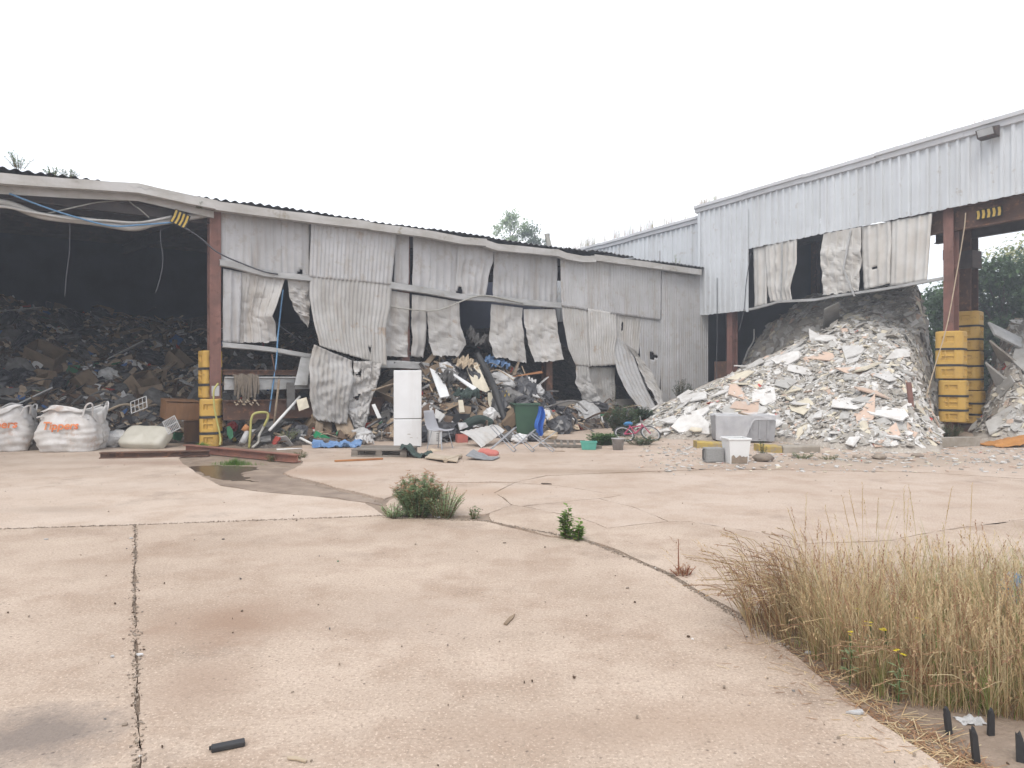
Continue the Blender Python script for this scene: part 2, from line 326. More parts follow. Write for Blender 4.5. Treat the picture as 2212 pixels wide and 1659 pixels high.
SLABS = [
 ('concrete', [(-13, 6.0)] + px(*JA) + px((290, 1300), (297, 1500), (300, 1659)) + [(1.0, -1.8), (-13, -2.5)], 0.013),
 ('concrete', px(*JA2) + px(*EDGE) + [(2.0, 1.6), (3.2, -1.6), (1.0, -1.8)] + px((300, 1659), (297, 1500), (290, 1300)), 0.013),
 ('concrete_smooth', px((830, 1114), (790, 1086), (690, 1073), (560, 1062), (480, 1050), (440, 1030), (400, 1004), (385, 990)) + wl((-0.4, -0.3), (-0.4, 14), (-13, 14), (-13, -6)) + [(-13, 6.0)] + px((0, 1143), (293, 1134), (600, 1124)), 0.012),
 ('concrete_far', px((650, 1004), (612, 1022), (720, 1052), (830, 1078), (925, 1042), (1060, 1040), (1113, 1042), (1180, 1027), (1400, 1018), (1560, 1012), (2000, 1020), (2300, 1040)) + [(17, 11.5), (24, 20), (30, 40), (2, 44)] + wl((2, 14), (2, -0.2)), 0.014),
 ('concrete_far', px((925, 1043), (1113, 1043), (1068, 1064), (1105, 1090), (1056, 1109), (1010, 1114), (850, 1114), (832, 1090), (840, 1080)), 0.016),
 ('concrete_far', px((1113, 1043), (1206, 1049), (1341, 1070), (1293, 1077), (1206, 1085), (1124, 1094), (1105, 1090), (1068, 1064)), 0.014),
 ('concrete_far', px((1180, 1028), (1400, 1019), (1560, 1013), (2000, 1021), (2300, 1041), (2300, 1110), (2212, 1122), (2033, 1146), (1928, 1167), (1746, 1174), (1690, 1160), (1634, 1150), (1548, 1137), (1487, 1126), (1443, 1126), (1364, 1094), (1293, 1077), (1341, 1070), (1206, 1049), (1113, 1042)), 0.016),
 ('concrete_far', px((1124, 1094), (1206, 1085), (1293, 1077), (1364, 1094), (1443, 1126), (1311, 1141), (1259, 1120), (1143, 1096)), 0.014),
 ('concrete', px((1062, 1126), (1056, 1109), (1105, 1091), (1143, 1096), (1259, 1120), (1311, 1141), (1443, 1126), (1487, 1126), (1634, 1150), (1690, 1160), (1746, 1174), (1928, 1167), (2033, 1146), (2212, 1122), (2300, 1110)) + [(9.5, 5.5), (7, 4.2)] + px((2212, 1330), (1980, 1320), (1800, 1330), (1660, 1325), (1602, 1327), (1500, 1271), (1440, 1236), (1340, 1190), (1260, 1164), (1180, 1156)), 0.014),
]
for i, (mn, P, ins) in enumerate(SLABS):
    ins *= .6; Q = rough_poly(rough_poly(inset_poly(P, ins), 0.45, 0.05, i * 3.7), 0.05, 0.02, i * 3.7) if i > 2 else rough_poly(inset_poly(P, ins), 0.05, 0.016, i * 3.7)
    MB().prism([(p.x, p.y, -0.06) for p in Q], (0, 0, 0.06)).build('concrete_slab', mn, yard)
Q = rough_poly(px((396, 1006), (420, 996), (470, 1000), (520, 998), (600, 1006), (640, 1012), (610, 1024), (660, 1040), (720, 1056), (800, 1074), (826, 1090), (795, 1083), (690, 1071), (560, 1060), (480, 1047), (440, 1028)), 0.12, 0.10, 4)
tag(MB().prism([(p.x, p.y, -0.03) for p in Q], (0, 0, 0.019)).build('mud', 'mud'), kind='structure')
Q = rough_poly(px((408, 1008), (470, 1004), (540, 1007), (560, 1013), (520, 1022), (540, 1030), (560, 1040), (500, 1038), (455, 1027)), 0.08, 0.12, 8)
tag(MB().prism([(p.x, p.y, -0.010) for p in Q], (0, 0, 0.004)).build('puddle', 'water'), kind='structure')

# ------------------------------------------------------------------ cladding sheets
def profile(ph, kind):
    f = ph - math.floor(ph)
    if kind == 'sine': return 0.5 - 0.5 * math.cos(2 * math.pi * f)
    if kind == 'rib': return 0.0 if f < .60 else ((f - .60) / .06 if f < .66 else (1.0 if f < .92 else (1 - f) / .08))   # wide pan, raised rib
    return 0.0
SAMP = {'sine': [i / 6 for i in range(6)], 'rib': [0, .3, .6, .66, .79, .92], 'flat': [0, .5]}
def sheet(parent, fr, left, right, mats, kind='sine', pitch=0.1, depth=0.025, d0=0.0, crump=0.0, cs=1.6, jag=0.0, rows=22, seed=0, holes=(), tilt=None, fold=None, name='cladding_sheet', label=None, topfix=True):
    """one metal sheet between two measured side edges; crump dents it, jag tears its lower edge, tilt(a,b) swings it off the wall"""
    W = max(0.15, fr.hit(*right[0], d0).x - fr.hit(*left[0], d0).x); n = max(1, round(W / pitch)); us = sorted({(i + q) / n for i in range(n) for q in SAMP[kind]} | {1.0})
    vs = []; cpx = []
    for j in range(rows + 1):
        b = j / rows; l = lerp_poly(left, b); r = lerp_poly(right, b)
        for a in us:
            x = l[0] + (r[0] - l[0]) * a; y = l[1] + (r[1] - l[1]) * a
            if jag: y += jag * (nz1((a * 9, seed, 0), 1) + .6 * nz1((a * 31, seed, 3), 1)) * smooth(0.82, 1, b)
            q = fr.hit(x, y, d0); p = profile(a * n, kind)
            amp = crump * (smooth(0, 0.35, b) if topfix else 1)
            v = (a * W, b * 2.0, seed * 1.7)
            r1 = 1 - 2.2 * abs(nz1((v[0] + .35 * v[1], v[1] * .8, v[2]), cs * 1.15)); r2 = 1 - 2.2 * abs(nz1((v[0] * 1.1 - .5 * v[1], v[1], v[2] + 4), cs * 2.6))
            dd = -depth * p * (1 - min(.5, amp)) + amp * (0.24 * nz1(v, cs * .7) - 0.30 * r1 + 0.17 * r2 + .05 * nz1(v, cs * 7))
            if tilt: dd += tilt(a, b)
            vs.append((q.x + amp * 0.12 * nz1((v[1], v[0], seed + 5), cs * 2), d0 + dd, q.z + amp * 0.1 * nz1(v, cs * 2.1))); cpx.append((x, y))
    m = len(us); fs = []
    for j in range(rows):
        for i in range(m - 1):
            k = j * m + i; idx = (k, k + m, k + m + 1, k + 1)
            if holes:
                c = (sum(cpx[t][0] for t in idx) / 4, sum(cpx[t][1] for t in idx) / 4)
                if any(inside(c, h) for h in holes): continue
            fs.append(idx)
    o = MB().add(vs, fs).build(name, mats, parent, smooth_=(crump < .15 and (kind != 'rib' or crump > .03)), solid=0.004)
    if label: o['label'] = label
    return o
def ibeam(mb, p, q, w, h, up=(0, 0, 1), t=0.02):      # H-section along p->q; flanges span w, web h tall along up
    p, q, up = Vector(p), Vector(q), Vector(up); d = q - p; X = d.normalized(); Z = (up - X * up.dot(X)).normalized(); Y = Z.cross(X); M = Matrix((X, Y, Z)).transposed(); c = (p + q) / 2
    mb.box(c, (d.length, t, h - 2 * t), M); mb.box(c + Z * (h - t) / 2, (d.length, w, t), M); mb.box(c - Z * (h - t) / 2, (d.length, w, t), M); return mb
def gl(x): return 454 + 0.1330 * (x - 464)     # lower edge of the gutter in the photograph

# ------------------------------------------------------------------ long low shed
shed = thing('open_shed', 'long low shed with bent dusty grey sheets hanging off its open front', 'shed', FL.O, FL.t)
hL = FL.hit
EAV = EYE + 3.9
for (s, d) in ((0.02, 0.16), (5.03, 0.29), (10.22, 0.36), (15.4, 0.42), (-9.0, 0.16)):
    c = ibeam(MB(), (s, d, 0), (s, d, EAV + 0.1), 0.25, 0.26, up=(0, 1, 0)).build('column', 'red_steel' if s < 6 else 'rust', shed)
MB().box((0.02, 0.02, 1.28), (0.17, 0.006, 0.24)).build('painted_patch', 'white_paint' if 'white_paint' in MATS else 'clad', shed)
# eaves beam, rear frames, walls, roof
ibeam(MB(), (-14, .3, EAV - .15), (17.5, .3, EAV - .15), 0.15, 0.25).build('eaves_beam', 'dark_steel', shed)
for s in (-9, 0, 5.1, 10.2, 15.4): ibeam(MB(), (s, .35, EAV - .1), (s, 15.9, EAV - .1 + 15.5 * .10), 0.16, 0.35).build('rafter', 'dark_steel', shed)
for k in range(8): d = 1.4 + k * 2; MB().box((1.6, d, EAV + .12 + d * .10), (31, .07, .16)).build('purlin', 'dark_steel', shed)
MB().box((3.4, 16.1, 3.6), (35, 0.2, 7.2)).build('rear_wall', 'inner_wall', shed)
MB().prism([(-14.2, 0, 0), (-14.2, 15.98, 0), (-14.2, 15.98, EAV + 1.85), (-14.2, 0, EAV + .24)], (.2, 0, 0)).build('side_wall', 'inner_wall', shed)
rm = None
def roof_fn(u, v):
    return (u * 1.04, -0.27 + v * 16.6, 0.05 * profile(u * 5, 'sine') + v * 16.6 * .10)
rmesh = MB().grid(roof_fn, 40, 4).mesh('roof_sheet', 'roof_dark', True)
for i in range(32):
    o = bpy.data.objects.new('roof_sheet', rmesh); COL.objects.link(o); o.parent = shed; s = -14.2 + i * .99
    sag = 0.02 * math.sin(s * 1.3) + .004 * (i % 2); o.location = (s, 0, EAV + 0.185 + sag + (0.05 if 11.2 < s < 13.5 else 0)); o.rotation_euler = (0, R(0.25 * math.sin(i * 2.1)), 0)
# gutter lengths with their bends
def gutter(pts, name, mats, d0=-0.27, w=0.19, h=0.17, parent=None, fr=FL):
    P = [fr.hit(x, y, d0) for x, y in pts]; m = MB(); t = 0.012
    ring = [(0, 0), (w, 0), (w, h), (w - t, h), (w - t, t), (t, t), (t, h), (0, h)]; vs = []; n = len(P)
    for i, p in enumerate(P):
        k = 0.02 * nz1((p.x, 3, 0), 2.2)
        for a, b in ring: vs.append((p.x, p.y + a + k * (b / h), p.z + b * (1 + .12 * nz1((p.x, 7, 0), 1.6))))
    fs = [(i * 8 + j, i * 8 + (j + 1) % 8, i * 8 + 8 + (j + 1) % 8, i * 8 + 8 + j) for i in range(n - 1) for j in range(8)] + [tuple(range(8))[::-1], tuple(range((n - 1) * 8, n * 8))]
    return m.add(vs, fs).build(name, mats, parent)
def dense(P, step=18):
    out = []
    for a, b in zip(P[:-1], P[1:]):
        m = max(1, int(math.dist(a, b) / step)); out += [(a[0] + (b[0] - a[0]) * k / m, a[1] + (b[1] - a[1]) * k / m) for k in range(m)]
    return out + [P[-1]]
for seg in ([(-700, 332), (-330, 366), (-60, 389)], [(-64, 391), (82, 402), (180, 408), (299, 416), (400, 438), (470, 452)], [(466, 453), (671, 480), (802, 495)], [(799, 496), (920, 512), (1000, 527), (1052, 531)],
            [(1050, 533), (1075, 541), (1120, 545), (1206, 553), (1225, 560), (1260, 566), (1288, 566)], [(1284, 562), (1417, 580), (1516, 594)]):
    gutter(dense(seg), 'gutter', 'gutter', parent=shed, h=0.2)
# board under the gutter over the open bay
P = [hL(x, y, -0.02) for x, y in ((-700, 352), (-330, 378), (0, 401), (150, 411), (299, 418), (400, 442), (462, 456))]
for a, b in zip(P[:-1], P[1:]): MB().prism([a, b, b + Vector((0, 0, -.16)), a + Vector((0, 0, -.16))], (0, .04, 0)).build('fascia_board', 'gutter', shed)
# sheeting rails
def rail(pts, h, mats='galv', d=0.03, w=0.07, name='sheeting_rail'):
    m = MB(); P = [hL(x, y, d) for x, y in dense(pts, 30)]
    ring = [(0, 0), (-w, 0.02), (-w, h - .02), (0, h), (0, h - .02), (-w + .015, h - .04), (-w + .015, .04), (0, .02)]; vs = []; n = len(P)
    for p in P:
        k = .02 * nz1((p.x, 1, h), 1.5)
        vs += [(p.x, p.y + a + k, p.z + b + k * .6) for a, b in ring]
    fs = [(i * 8 + j, i * 8 + (j + 1) % 8, i * 8 + 8 + (j + 1) % 8, i * 8 + 8 + j) for i in range(n - 1) for j in range(8)] + [tuple(range(8))[::-1], tuple(range((n - 1) * 8, n * 8))]
    return m.add(vs, fs).build(name, mats, shed)
rail([(474, 576), (500, 580), (571, 599), (620, 604), (672, 609)], 0.17)
rail([(838, 624), (920, 636), (994, 649), (1060, 652), (1130, 660), (1210, 667)], 0.2)
rail([(480, 752), (540, 756), (600, 763), (668, 775)], 0.13)
rail([(800, 795), (860, 796), (925, 801)], 0.22)
# sheets: (left edge, right edge, kwargs)
T = gl
def S(l, r, m='clad', **k): return sheet(shed, FL, l, r, m, **k)
for i, (a, b) in enumerate(((476, 543), (541, 608), (606, 669))):
    S([(a, T(a) - 8), (a, 572 + (a - 476) * .16)], [(b, T(b) - 8), (b + (1 if i < 2 else 0), 572 + (b - 476) * .16)], kind='rib', pitch=.2, depth=.012, crump=.04, d0=0.09, seed=i, jag=4 if i == 2 else 1, holes=[[(640, 590), (650, 578), (658, 600), (640, 600)]])
S([(482, 580), (481, 660), (481, 741)], [(523, 588), (520, 660), (517, 741)], kind='rib', pitch=.2, depth=.025, crump=.05, seed=11, jag=3, d0=.07)
S([(522, 588), (519, 660), (515, 741)], [(616, 602), (603, 634), (581, 684), (592, 700), (600, 738)], 'clad_dusty', kind='rib', pitch=.22, depth=.025, crump=.16, cs=1.3, seed=12, jag=5, rows=36, d0=.08, tilt=lambda a, b: -0.28 * smooth(.5, 1, a) * math.sin(math.pi * b) ** 2)
S([(621, 602), (624, 640), (634, 668), (650, 690)], [(669, 606), (669, 650), (668, 690), (667, 706)], 'clad_dusty', kind='flat', pitch=.12, crump=.26, cs=1.8, seed=13, rows=30, d0=.1)
# the long bowed sheets in front of them
S([(672, T(672) - 6), (670, 540), (668, 598)], [(857, T(857) - 6), (851, 560), (846, 616)], kind='sine', pitch=.115, depth=.02, crump=.03, seed=21, d0=-.03, jag=1)
S([(670, 594), (668, 640), (673, 700), (679, 748)], [(848, 608), (842, 660), (830, 712), (823, 792)], 'clad_dusty', kind='sine', pitch=.115, depth=.02, crump=.10, cs=1.2, seed=22, d0=-.02, jag=3, rows=34, tilt=lambda a, b: -.35 * b * b, holes=[[(786, 752), (793, 748), (790, 766)]])
S([(681, 744), (666, 790), (664, 850), (674, 897), (682, 908)], [(764, 779), (763, 815), (752, 850), (749, 880), (746, 916)], 'clad_dusty', kind='sine', pitch=.115, depth=.022, crump=.13, cs=2.6, seed=23, d0=-.42, jag=5, rows=40, tilt=lambda a, b: .1 - .3 * smooth(0, .5, b) + .12 * b, topfix=False)
S([(762, 780), (764, 812), (754, 850), (752, 890), (766, 932)], [(824, 782), (817, 820), (806, 850), (796, 890), (788, 920)], 'clad_dusty', kind='sine', pitch=.115, depth=.02, crump=.26, cs=2.0, seed=24, d0=-.4, jag=8, rows=40, topfix=False, holes=[[(764, 808), (782, 800), (778, 815)], [(760, 855), (776, 852), (772, 868)]])
# middle bays
for i, (a, b) in enumerate(((852, 883), (892, 930), (929, 991), (990, 1066), (1066, 1131), (1130, 1204))):
    l = [(a, T(a) - 6), (a - (3 if i == 3 else 0), 560), (a - (7 if i == 3 else 2), 622 + (a - 850) * .12)]
    r = [(b, T(b) - 6), (b - (1 if i == 3 else 0), 565), ((b - 12) if i == 3 else b, 600), ((b - 17) if i == 3 else b - 2, 622 + (b - 850) * .12)]
    S(l, r, kind='rib', pitch=.24, depth=.018, crump=.05 + (.06 if i in (3, 4) else 0), cs=1.2, seed=30 + i, d0=.11 if i != 3 else .05, jag=5, rows=24, holes=[[(985, 630), (992, 618), (1000, 640), (986, 644)]])
S([(846, 628), (836, 690), (823, 768)], [(884, 634), (882, 700), (880, 772)], 'clad_dusty', kind='rib', pitch=.3, depth=.01, crump=.16, cs=1.5, seed=40, d0=.1, jag=5, rows=26)
S([(890, 636), (888, 680), (890, 720), (887, 770)], [(922, 640), (921, 700), (919, 740), (915, 772)], 'clad_dusty', kind='rib', pitch=.25, depth=.015, crump=.14, cs=1.8, seed=41, d0=.06, jag=5, rows=26)
S([(922, 640), (921, 700), (921, 735), (929, 768)], [(992, 652), (993, 700), (997, 728), (1003, 745), (986, 770)], 'clad_dusty', kind='rib', pitch=.33, depth=.012, crump=.2, cs=1.2, seed=42, d0=.05, jag=7, rows=30, tilt=lambda a, b: -.2 * b * b)
S([(1061, 657), (1058, 700), (1054, 738), (1059, 770)], [(1129, 665), (1127, 700), (1130, 750), (1131, 785)], 'clad_dusty', kind='rib', pitch=.33, depth=.012, crump=.18, cs=1.3, seed=43, d0=.06, jag=6, rows=30, tilt=lambda a, b: -.18 * b * b)
S([(1131, 668), (1132, 705), (1137, 740), (1146, 783)], [(1200, 668), (1201, 700), (1205, 740), (1209, 778)], 'clad_dusty', kind='rib', pitch=.33, depth=.012, crump=.2, cs=1.2, seed=44, d0=.05, jag=7, rows=30, tilt=lambda a, b: -.22 * b * b)
# right bay
S([(1210, T(1210) - 6), (1211, 600), (1213, 662)], [(1322, T(1322) - 6), (1321, 620), (1320, 678)], kind='sine', pitch=.12, depth=.018, crump=.02, seed=50, d0=-.02, jag=1.5)
S([(1318, T(1318) - 6), (1319, 620), (1318, 677)], [(1428, T(1428) - 6), (1428, 640), (1427, 692)], kind='sine', pitch=.12, depth=.018, crump=.015, seed=51, d0=-.05, jag=1.5)
S([(1213, 658), (1216, 700), (1224, 755), (1238, 790)], [(1273, 668), (1272, 720), (1271, 760), (1272, 792)], 'clad_dusty', kind='sine', pitch=.12, depth=.018, crump=.06, seed=52, d0=.01, jag=3, tilt=lambda a, b: -.12 * b, rows=26)
S([(1270, 666), (1269, 720), (1269, 792)], [(1331, 676), (1330, 730), (1322, 760), (1331, 788)], 'clad_dusty', kind='sine', pitch=.12, depth=.018, crump=.05, seed=53, d0=-.03, jag=3, tilt=lambda a, b: -.15 * b, rows=26)
S([(1329, 676), (1328, 715), (1330, 735)], [(1388, 684), (1384, 715), (1380, 765)], 'clad_dusty', kind='sine', pitch=.12, depth=.018, crump=.04, seed=54, d0=.02, jag=3, holes=[[(1341, 698), (1346, 695), (1345, 712), (1342, 716)]])
S([(1384, 683), (1380, 715), (1383, 780), (1388, 840)], [(1429, 690), (1428, 740), (1429, 790), (1424, 850)], 'clad', kind='sine', pitch=.12, depth=.018, crump=.04, seed=55, d0=.0, jag=3, rows=30, holes=[[(1403, 758), (1410, 763), (1422, 773), (1420, 776), (1404, 774)]])
S([(1326, 716), (1329, 750), (1334, 800), (1346, 845), (1362, 880), (1381, 904)], [(1366, 745), (1377, 765), (1384, 800), (1392, 835), (1398, 870), (1398, 898)], 'clad', kind='sine', pitch=.14, depth=.035, crump=.10, cs=1.6, seed=56, d0=-.25, jag=4, rows=44, tilt=lambda a, b: .2 - .8 * b * b, label='torn corrugated sheet swinging loose from the wall')
S([(1364, 746), (1379, 770), (1388, 810), (1396, 850), (1399, 880)], [(1380, 757), (1400, 782), (1416, 820), (1421, 850), (1410, 888)], 'clad_dusty', kind='sine', pitch=.14, depth=.03, crump=.22, cs=2.2, seed=57, d0=-.32, jag=5, rows=40, tilt=lambda a, b: .2 - .7 * b * b)
S([(1244, 790), (1244, 830), (1262, 870), (1300, 893)], [(1272, 792), (1276, 825), (1295, 860), (1310, 905)], 'clad_dusty', kind='sine', pitch=.12, depth=.02, crump=.24, cs=2.0, seed=58, d0=-.1, jag=6, rows=34)
S([(1270, 793), (1271, 830), (1284, 862), (1300, 880)], [(1329, 794), (1329, 840), (1327, 880), (1318, 898)], 'clad_dusty', kind='sine', pitch=.12, depth=.02, crump=.14, cs=1.6, seed=59, d0=.06, jag=4, rows=30)
for i, (a, b) in enumerate(((1429, 1466), (1465, 1503), (1502, 1530))):
    S([(a, T(a) - 6), (a - 1, 740), (a - 2, 918)], [(b, T(b) - 6), (b, 740), (b, 908)], kind='sine', pitch=.115, depth=.032, crump=.008, seed=60 + i, d0=-.005 * i, rows=16)
# low walling and crash beams behind the sheets
MB().box((13.8, .22, .42), (7.4, .14, .84)).build('plinth_wall', 'block_wall', shed)
ibeam(MB(), (0.15, -.12, .83), (10.0, -.12, .83), 0.2, 0.46).build('crash_beam', 'rust', shed)
MB().box((2.0, -.05, 1.44), (3.6, .06, .27)).box((2.0, -.09, 1.60), (3.6, .1, .03)).build('channel_rail', 'galv', shed)
ibeam(MB(), (0.2, .1, 1.72), (2.6, .1, 1.72), 0.12, 0.12).build('channel_rail', 'rust', shed)
for i in range(3): MB().grid(lambda u, v: (-14 + i * 1.7 + u * 1.72, -.03 - .03 * profile(u * 15, 'sine') - .006 * i, .1 + v * 5.3), 90, 1).build('cladding_sheet', 'clad', shed, solid=.004)  # out-of-view sheets, added to let less light into the open bay
# weeds rooted in the gutter come later with the plants

# ------------------------------------------------------------------ tall shed
tall = thing('tall_shed', 'tall pale blue-grey ribbed metal shed with torn lower cladding and open bay', 'shed', FR.O, FR.t)
hR = FR.hit
def ribwall(s0, s1, z0, z1, d, seed, mats='clad_tall', jag=0.0, crump=0.0, rows=6):
    n = round((s1 - s0) / .262); us = sorted({(i + q) / n for i in range(n) for q in SAMP['rib']} | {1.0}); vs = []
    for j in range(rows + 1):
        b = j / rows
        for a in us:
            s = s0 + (s1 - s0) * a; v = (s, b * 2, seed)
            z = z1 + (z0 - z1) * b + (jag * (nz1((s * 3, seed, 0)) + .5 * nz1((s * 11, seed, 2))) if j == rows else 0)
            vs.append((s, d - .055 * profile(a * n, 'rib') + crump * smooth(.5, 1, b) * fbm(v, 1.5, 3), z))
    m = len(us); fs = [(j * m + i, (j + 1) * m + i, (j + 1) * m + i + 1, j * m + i + 1) for j in range(rows) for i in range(m - 1)]
    return MB().add(vs, fs).build('cladding_sheet', mats, tall, solid=.003)
Z1 = EAVE_R; ZC = 6.11; ZD = 3.95
ribwall(0.12, 2.36, ZD, Z1 - .02, 0.0, 1, jag=.02, crump=.03, rows=10)
s = 2.36; k = 0
for w in (1.31, 1.57, 1.31, 1.57, 1.31, 1.57, 1.31, 1.57, 1.31):
    ribwall(s, s + w - .005, ZC, Z1 - .02, -.004 * (k % 2), 5 + k, jag=.025, crump=.03 if k < 4 else .01); s += w; k += 1
s = -10.2
for k in range(6): ribwall(s, s + 1.69, 4.4, Z1 - .32, .25, 20 + k); s += 1.7
for rx, ry, rl in ((1328, 560, .8), (1425, 560, 1.6), (1290, 545, .5)):
    q = hR(rx, ry, .18); MB().grid(lambda u, v: (q.x + (u - .5) * .03 * (1 - .6 * v), .19, q.z + .35 - v * rl), 2, 6).build('rust_run', 'rust', tall, solid=.002)
MB().box((.06, .06, (ZD + Z1) / 2), (.14, .26, Z1 - ZD)).build('corner_flashing', 'clad_tall', tall)
MB().box((2.37, -.05, 5.7), (.07, .05, 3.6)).build('cover_strip', 'clad_tall', tall)
def fascia(s0, s1, z, d, n):
    L = (s1 - s0) / n
    for i in range(n):
        a = s0 + i * L; zz = z + .012 * math.sin(i * 2.3)
        MB().prism([(a, d, zz), (a, d - .12, zz + .02), (a, d - .14, zz + .15), (a, d - .19, zz + .17), (a, d - .19, zz + .27), (a, d, zz + .27)], (L - .006, 0, 0)).build('gutter', 'fascia', tall)
fascia(-.12, 14.4, Z1 - .1, .02, 6); fascia(-10.4, -.12, Z1 - .42, .27, 5)
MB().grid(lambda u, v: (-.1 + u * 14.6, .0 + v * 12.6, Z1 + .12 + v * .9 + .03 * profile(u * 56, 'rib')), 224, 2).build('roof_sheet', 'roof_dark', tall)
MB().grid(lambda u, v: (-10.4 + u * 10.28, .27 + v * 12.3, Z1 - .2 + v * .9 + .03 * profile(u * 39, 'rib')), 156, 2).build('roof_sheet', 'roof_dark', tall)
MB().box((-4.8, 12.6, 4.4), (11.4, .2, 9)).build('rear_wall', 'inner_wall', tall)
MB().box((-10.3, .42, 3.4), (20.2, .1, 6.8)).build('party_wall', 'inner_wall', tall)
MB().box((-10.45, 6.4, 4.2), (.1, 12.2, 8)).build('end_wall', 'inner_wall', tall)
for s in (1.36, 9.03): ibeam(MB(), (s, .3, 0), (s, .3, Z1 - .25), .26, .28, up=(0, 1, 0)).build('column', 'red_steel', tall)
def _inner(): q = FR.loc(at(2089, 0, 20.6)); return q
IS, ID = _inner()
ibeam(MB(), (IS, ID, 0), (IS, ID, Z1), .42, .42, up=(0, 1, 0), t=.03).build('column', 'rust', tall)
MB().box((IS + .1, ID - .1, 5.05), (.45, .5, .5)).box((IS - .35, ID - .1, 5.3), (.5, .16, .3)).build('crane_bracket', 'dark_steel', tall)
for a in (-4, .7): ibeam(MB(), (a, 12.2, 0), (a, 12.2, 8.6), .3, .3, up=(0, 1, 0)).build('column', 'rust', tall)
ibeam(MB(), (7.8, .35, 5.86), (14.3, .35, 5.86), .2, .62, t=.03).build('lintel_beam', 'rust', tall)
ibeam(MB(), (IS - .9, ID, 5.95), (14.3, ID, 5.95), .2, .5, t=.03).build('crane_beam', 'dark_steel', tall)
for sx in (-4, 1.4, 9.0, 14.2): ibeam(MB(), (sx, .4, Z1 - .2), (sx, 12.2, Z1 + .75), .15, .32).build('rafter', 'dark_steel', tall)
# lower rail and the loose liner sheets
P = [hR(x, y, -.04) for x, y in ((1606, 672), (1630, 668), (1680, 654), (1760, 650), (1800, 642), (1900, 628), (1960, 618), (2000, 610), (2034, 604))]
m = MB()
for a, b in zip(P[:-1], P[1:]): m.prism([a, a + Vector((0, 0, .07)), a + Vector((0, .12, .09)), a + Vector((0, .12, .0))], b - a)
m.build('sheeting_rail', 'galv', tall)
def S2(l, r, **k): return sheet(tall, FR, l, r, 'clad_liner', kind='rib', pitch=.262, depth=.03, **k)
S2([(1627, 534), (1629, 600), (1630, 664)], [(1658, 530), (1658, 590), (1657, 658)], crump=.05, seed=71, d0=.06, rows=22)
S2([(1652, 530), (1657, 590), (1660, 625), (1664, 652)], [(1722, 516), (1722, 570), (1708, 620), (1712, 650)], crump=.14, cs=1.4, seed=72, d0=.02, rows=30, jag=3)
S2([(1779, 505), (1773, 550), (1778, 600), (1778, 638)], [(1860, 490), (1861, 540), (1858, 580), (1855, 628)], crump=.22, cs=1.5, seed=73, d0=-.02, rows=34, jag=4)
S2([(1861, 489), (1862, 550), (1867, 626)], [(1925, 478), (1925, 540), (1923, 612)], crump=.09, cs=1.4, seed=74, d0=.03, rows=28, jag=2, holes=[[(1870, 574), (1884, 578), (1902, 577), (1888, 582)]])
S2([(1924, 478), (1924, 540), (1922, 618)], [(2014, 461), (2008, 540), (2003, 606)], crump=.04, seed=75, d0=.05, rows=22)
m = MB(); m.bar(hR(1690, 524, -.08), hR(1687, 650, -.06), .02, .05); m.build('strap_bar', 'galv', tall)
m = MB(); a, b, c = hR(1838, 498, -.1), hR(1822, 580, -.14), hR(1846, 640, -.1); m.bar(a, b, .03, .05); m.bar(b, c, .03, .05); m.build('strap_bar', 'galv', tall)

# ------------------------------------------------------------------ more palette
mat('white_paint', (0.62, 0.62, 0.61), (0.52, 0.51, 0.49), 0.6, 4)
mat('enamel', (0.66, 0.67, 0.68), (0.60, 0.605, 0.61), 0.4, 2.0, spec=0.5, streak=((0.45, 0.42, 0.38), .35, 4.0), spots=[((0.42, 0.38, 0.33), 0.66, 2.5, 0.5)])
mat('rubber', (0.05, 0.05, 0.05), None, 0.8)
mat('bag_white', (0.60, 0.59, 0.585), (0.46, 0.435, 0.41), 0.8, 3.5, spots=[((0.40, 0.27, 0.20), 0.58, 2.2, 0.55)], bump=0.25, bscale=60)
mat('bag_print', (0.62, 0.16, 0.06), (0.58, 0.24, 0.10), 0.8, 9)
mat('cream_vinyl', (0.50, 0.48, 0.42), (0.42, 0.40, 0.34), 0.55, 2.5, spots=[((0.25, 0.22, 0.18), 0.64, 3, 0.5)])
mat('brown_wood', (0.20, 0.105, 0.05), (0.15, 0.08, 0.04), 0.55, 2.0, stretch=(6, 1, 1), rvar=.1)
mat('plank', (0.30, 0.235, 0.17), (0.20, 0.15, 0.105), 0.85, 2.0, stretch=(1, 8, 8), bump=.3, rvar=.35)
mat('grey_wood', (0.24, 0.215, 0.185), (0.15, 0.13, 0.11), 0.9, 2.0, stretch=(1, 8, 8), bump=.4, rvar=.2)
mat('orange_wood', (0.40, 0.19, 0.08), (0.30, 0.13, 0.06), 0.8, 2.0, stretch=(1, 6, 6), rvar=.2)
mat('card', (0.25, 0.185, 0.125), (0.19, 0.14, 0.095), 0.9, 3.0, spots=[((0.12, 0.09, 0.07), 0.6, 2, .6)], rvar=.3)
mat('wire_white', (0.46, 0.46, 0.46), None, 0.5)
mat('steel_tube', (0.38, 0.40, 0.43), (0.30, 0.31, 0.33), 0.35, 6, metal=0.6)
mat('red_beam', (0.26, 0.12, 0.085), (0.18, 0.09, 0.07), 0.8, 3, spots=[((0.14, 0.08, 0.06), 0.58, 5, .7)])
mat('blue_rope', (0.13, 0.26, 0.42), (0.10, 0.2, 0.34), 0.8, 20); mat('hose', (0.38, 0.37, 0.12), (0.33, 0.30, 0.11), 0.5, 9)
mat('grey_hose', (0.36, 0.35, 0.32), (0.28, 0.27, 0.24), 0.6, 9); mat('cable', (0.08, 0.08, 0.09), None, 0.7); mat('white_cable', (0.45, 0.45, 0.46), None, 0.7)
mat('rag', (0.16, 0.13, 0.10), (0.10, 0.085, 0.07), 0.95, 8, stretch=(6, 6, 1), rvar=.2)
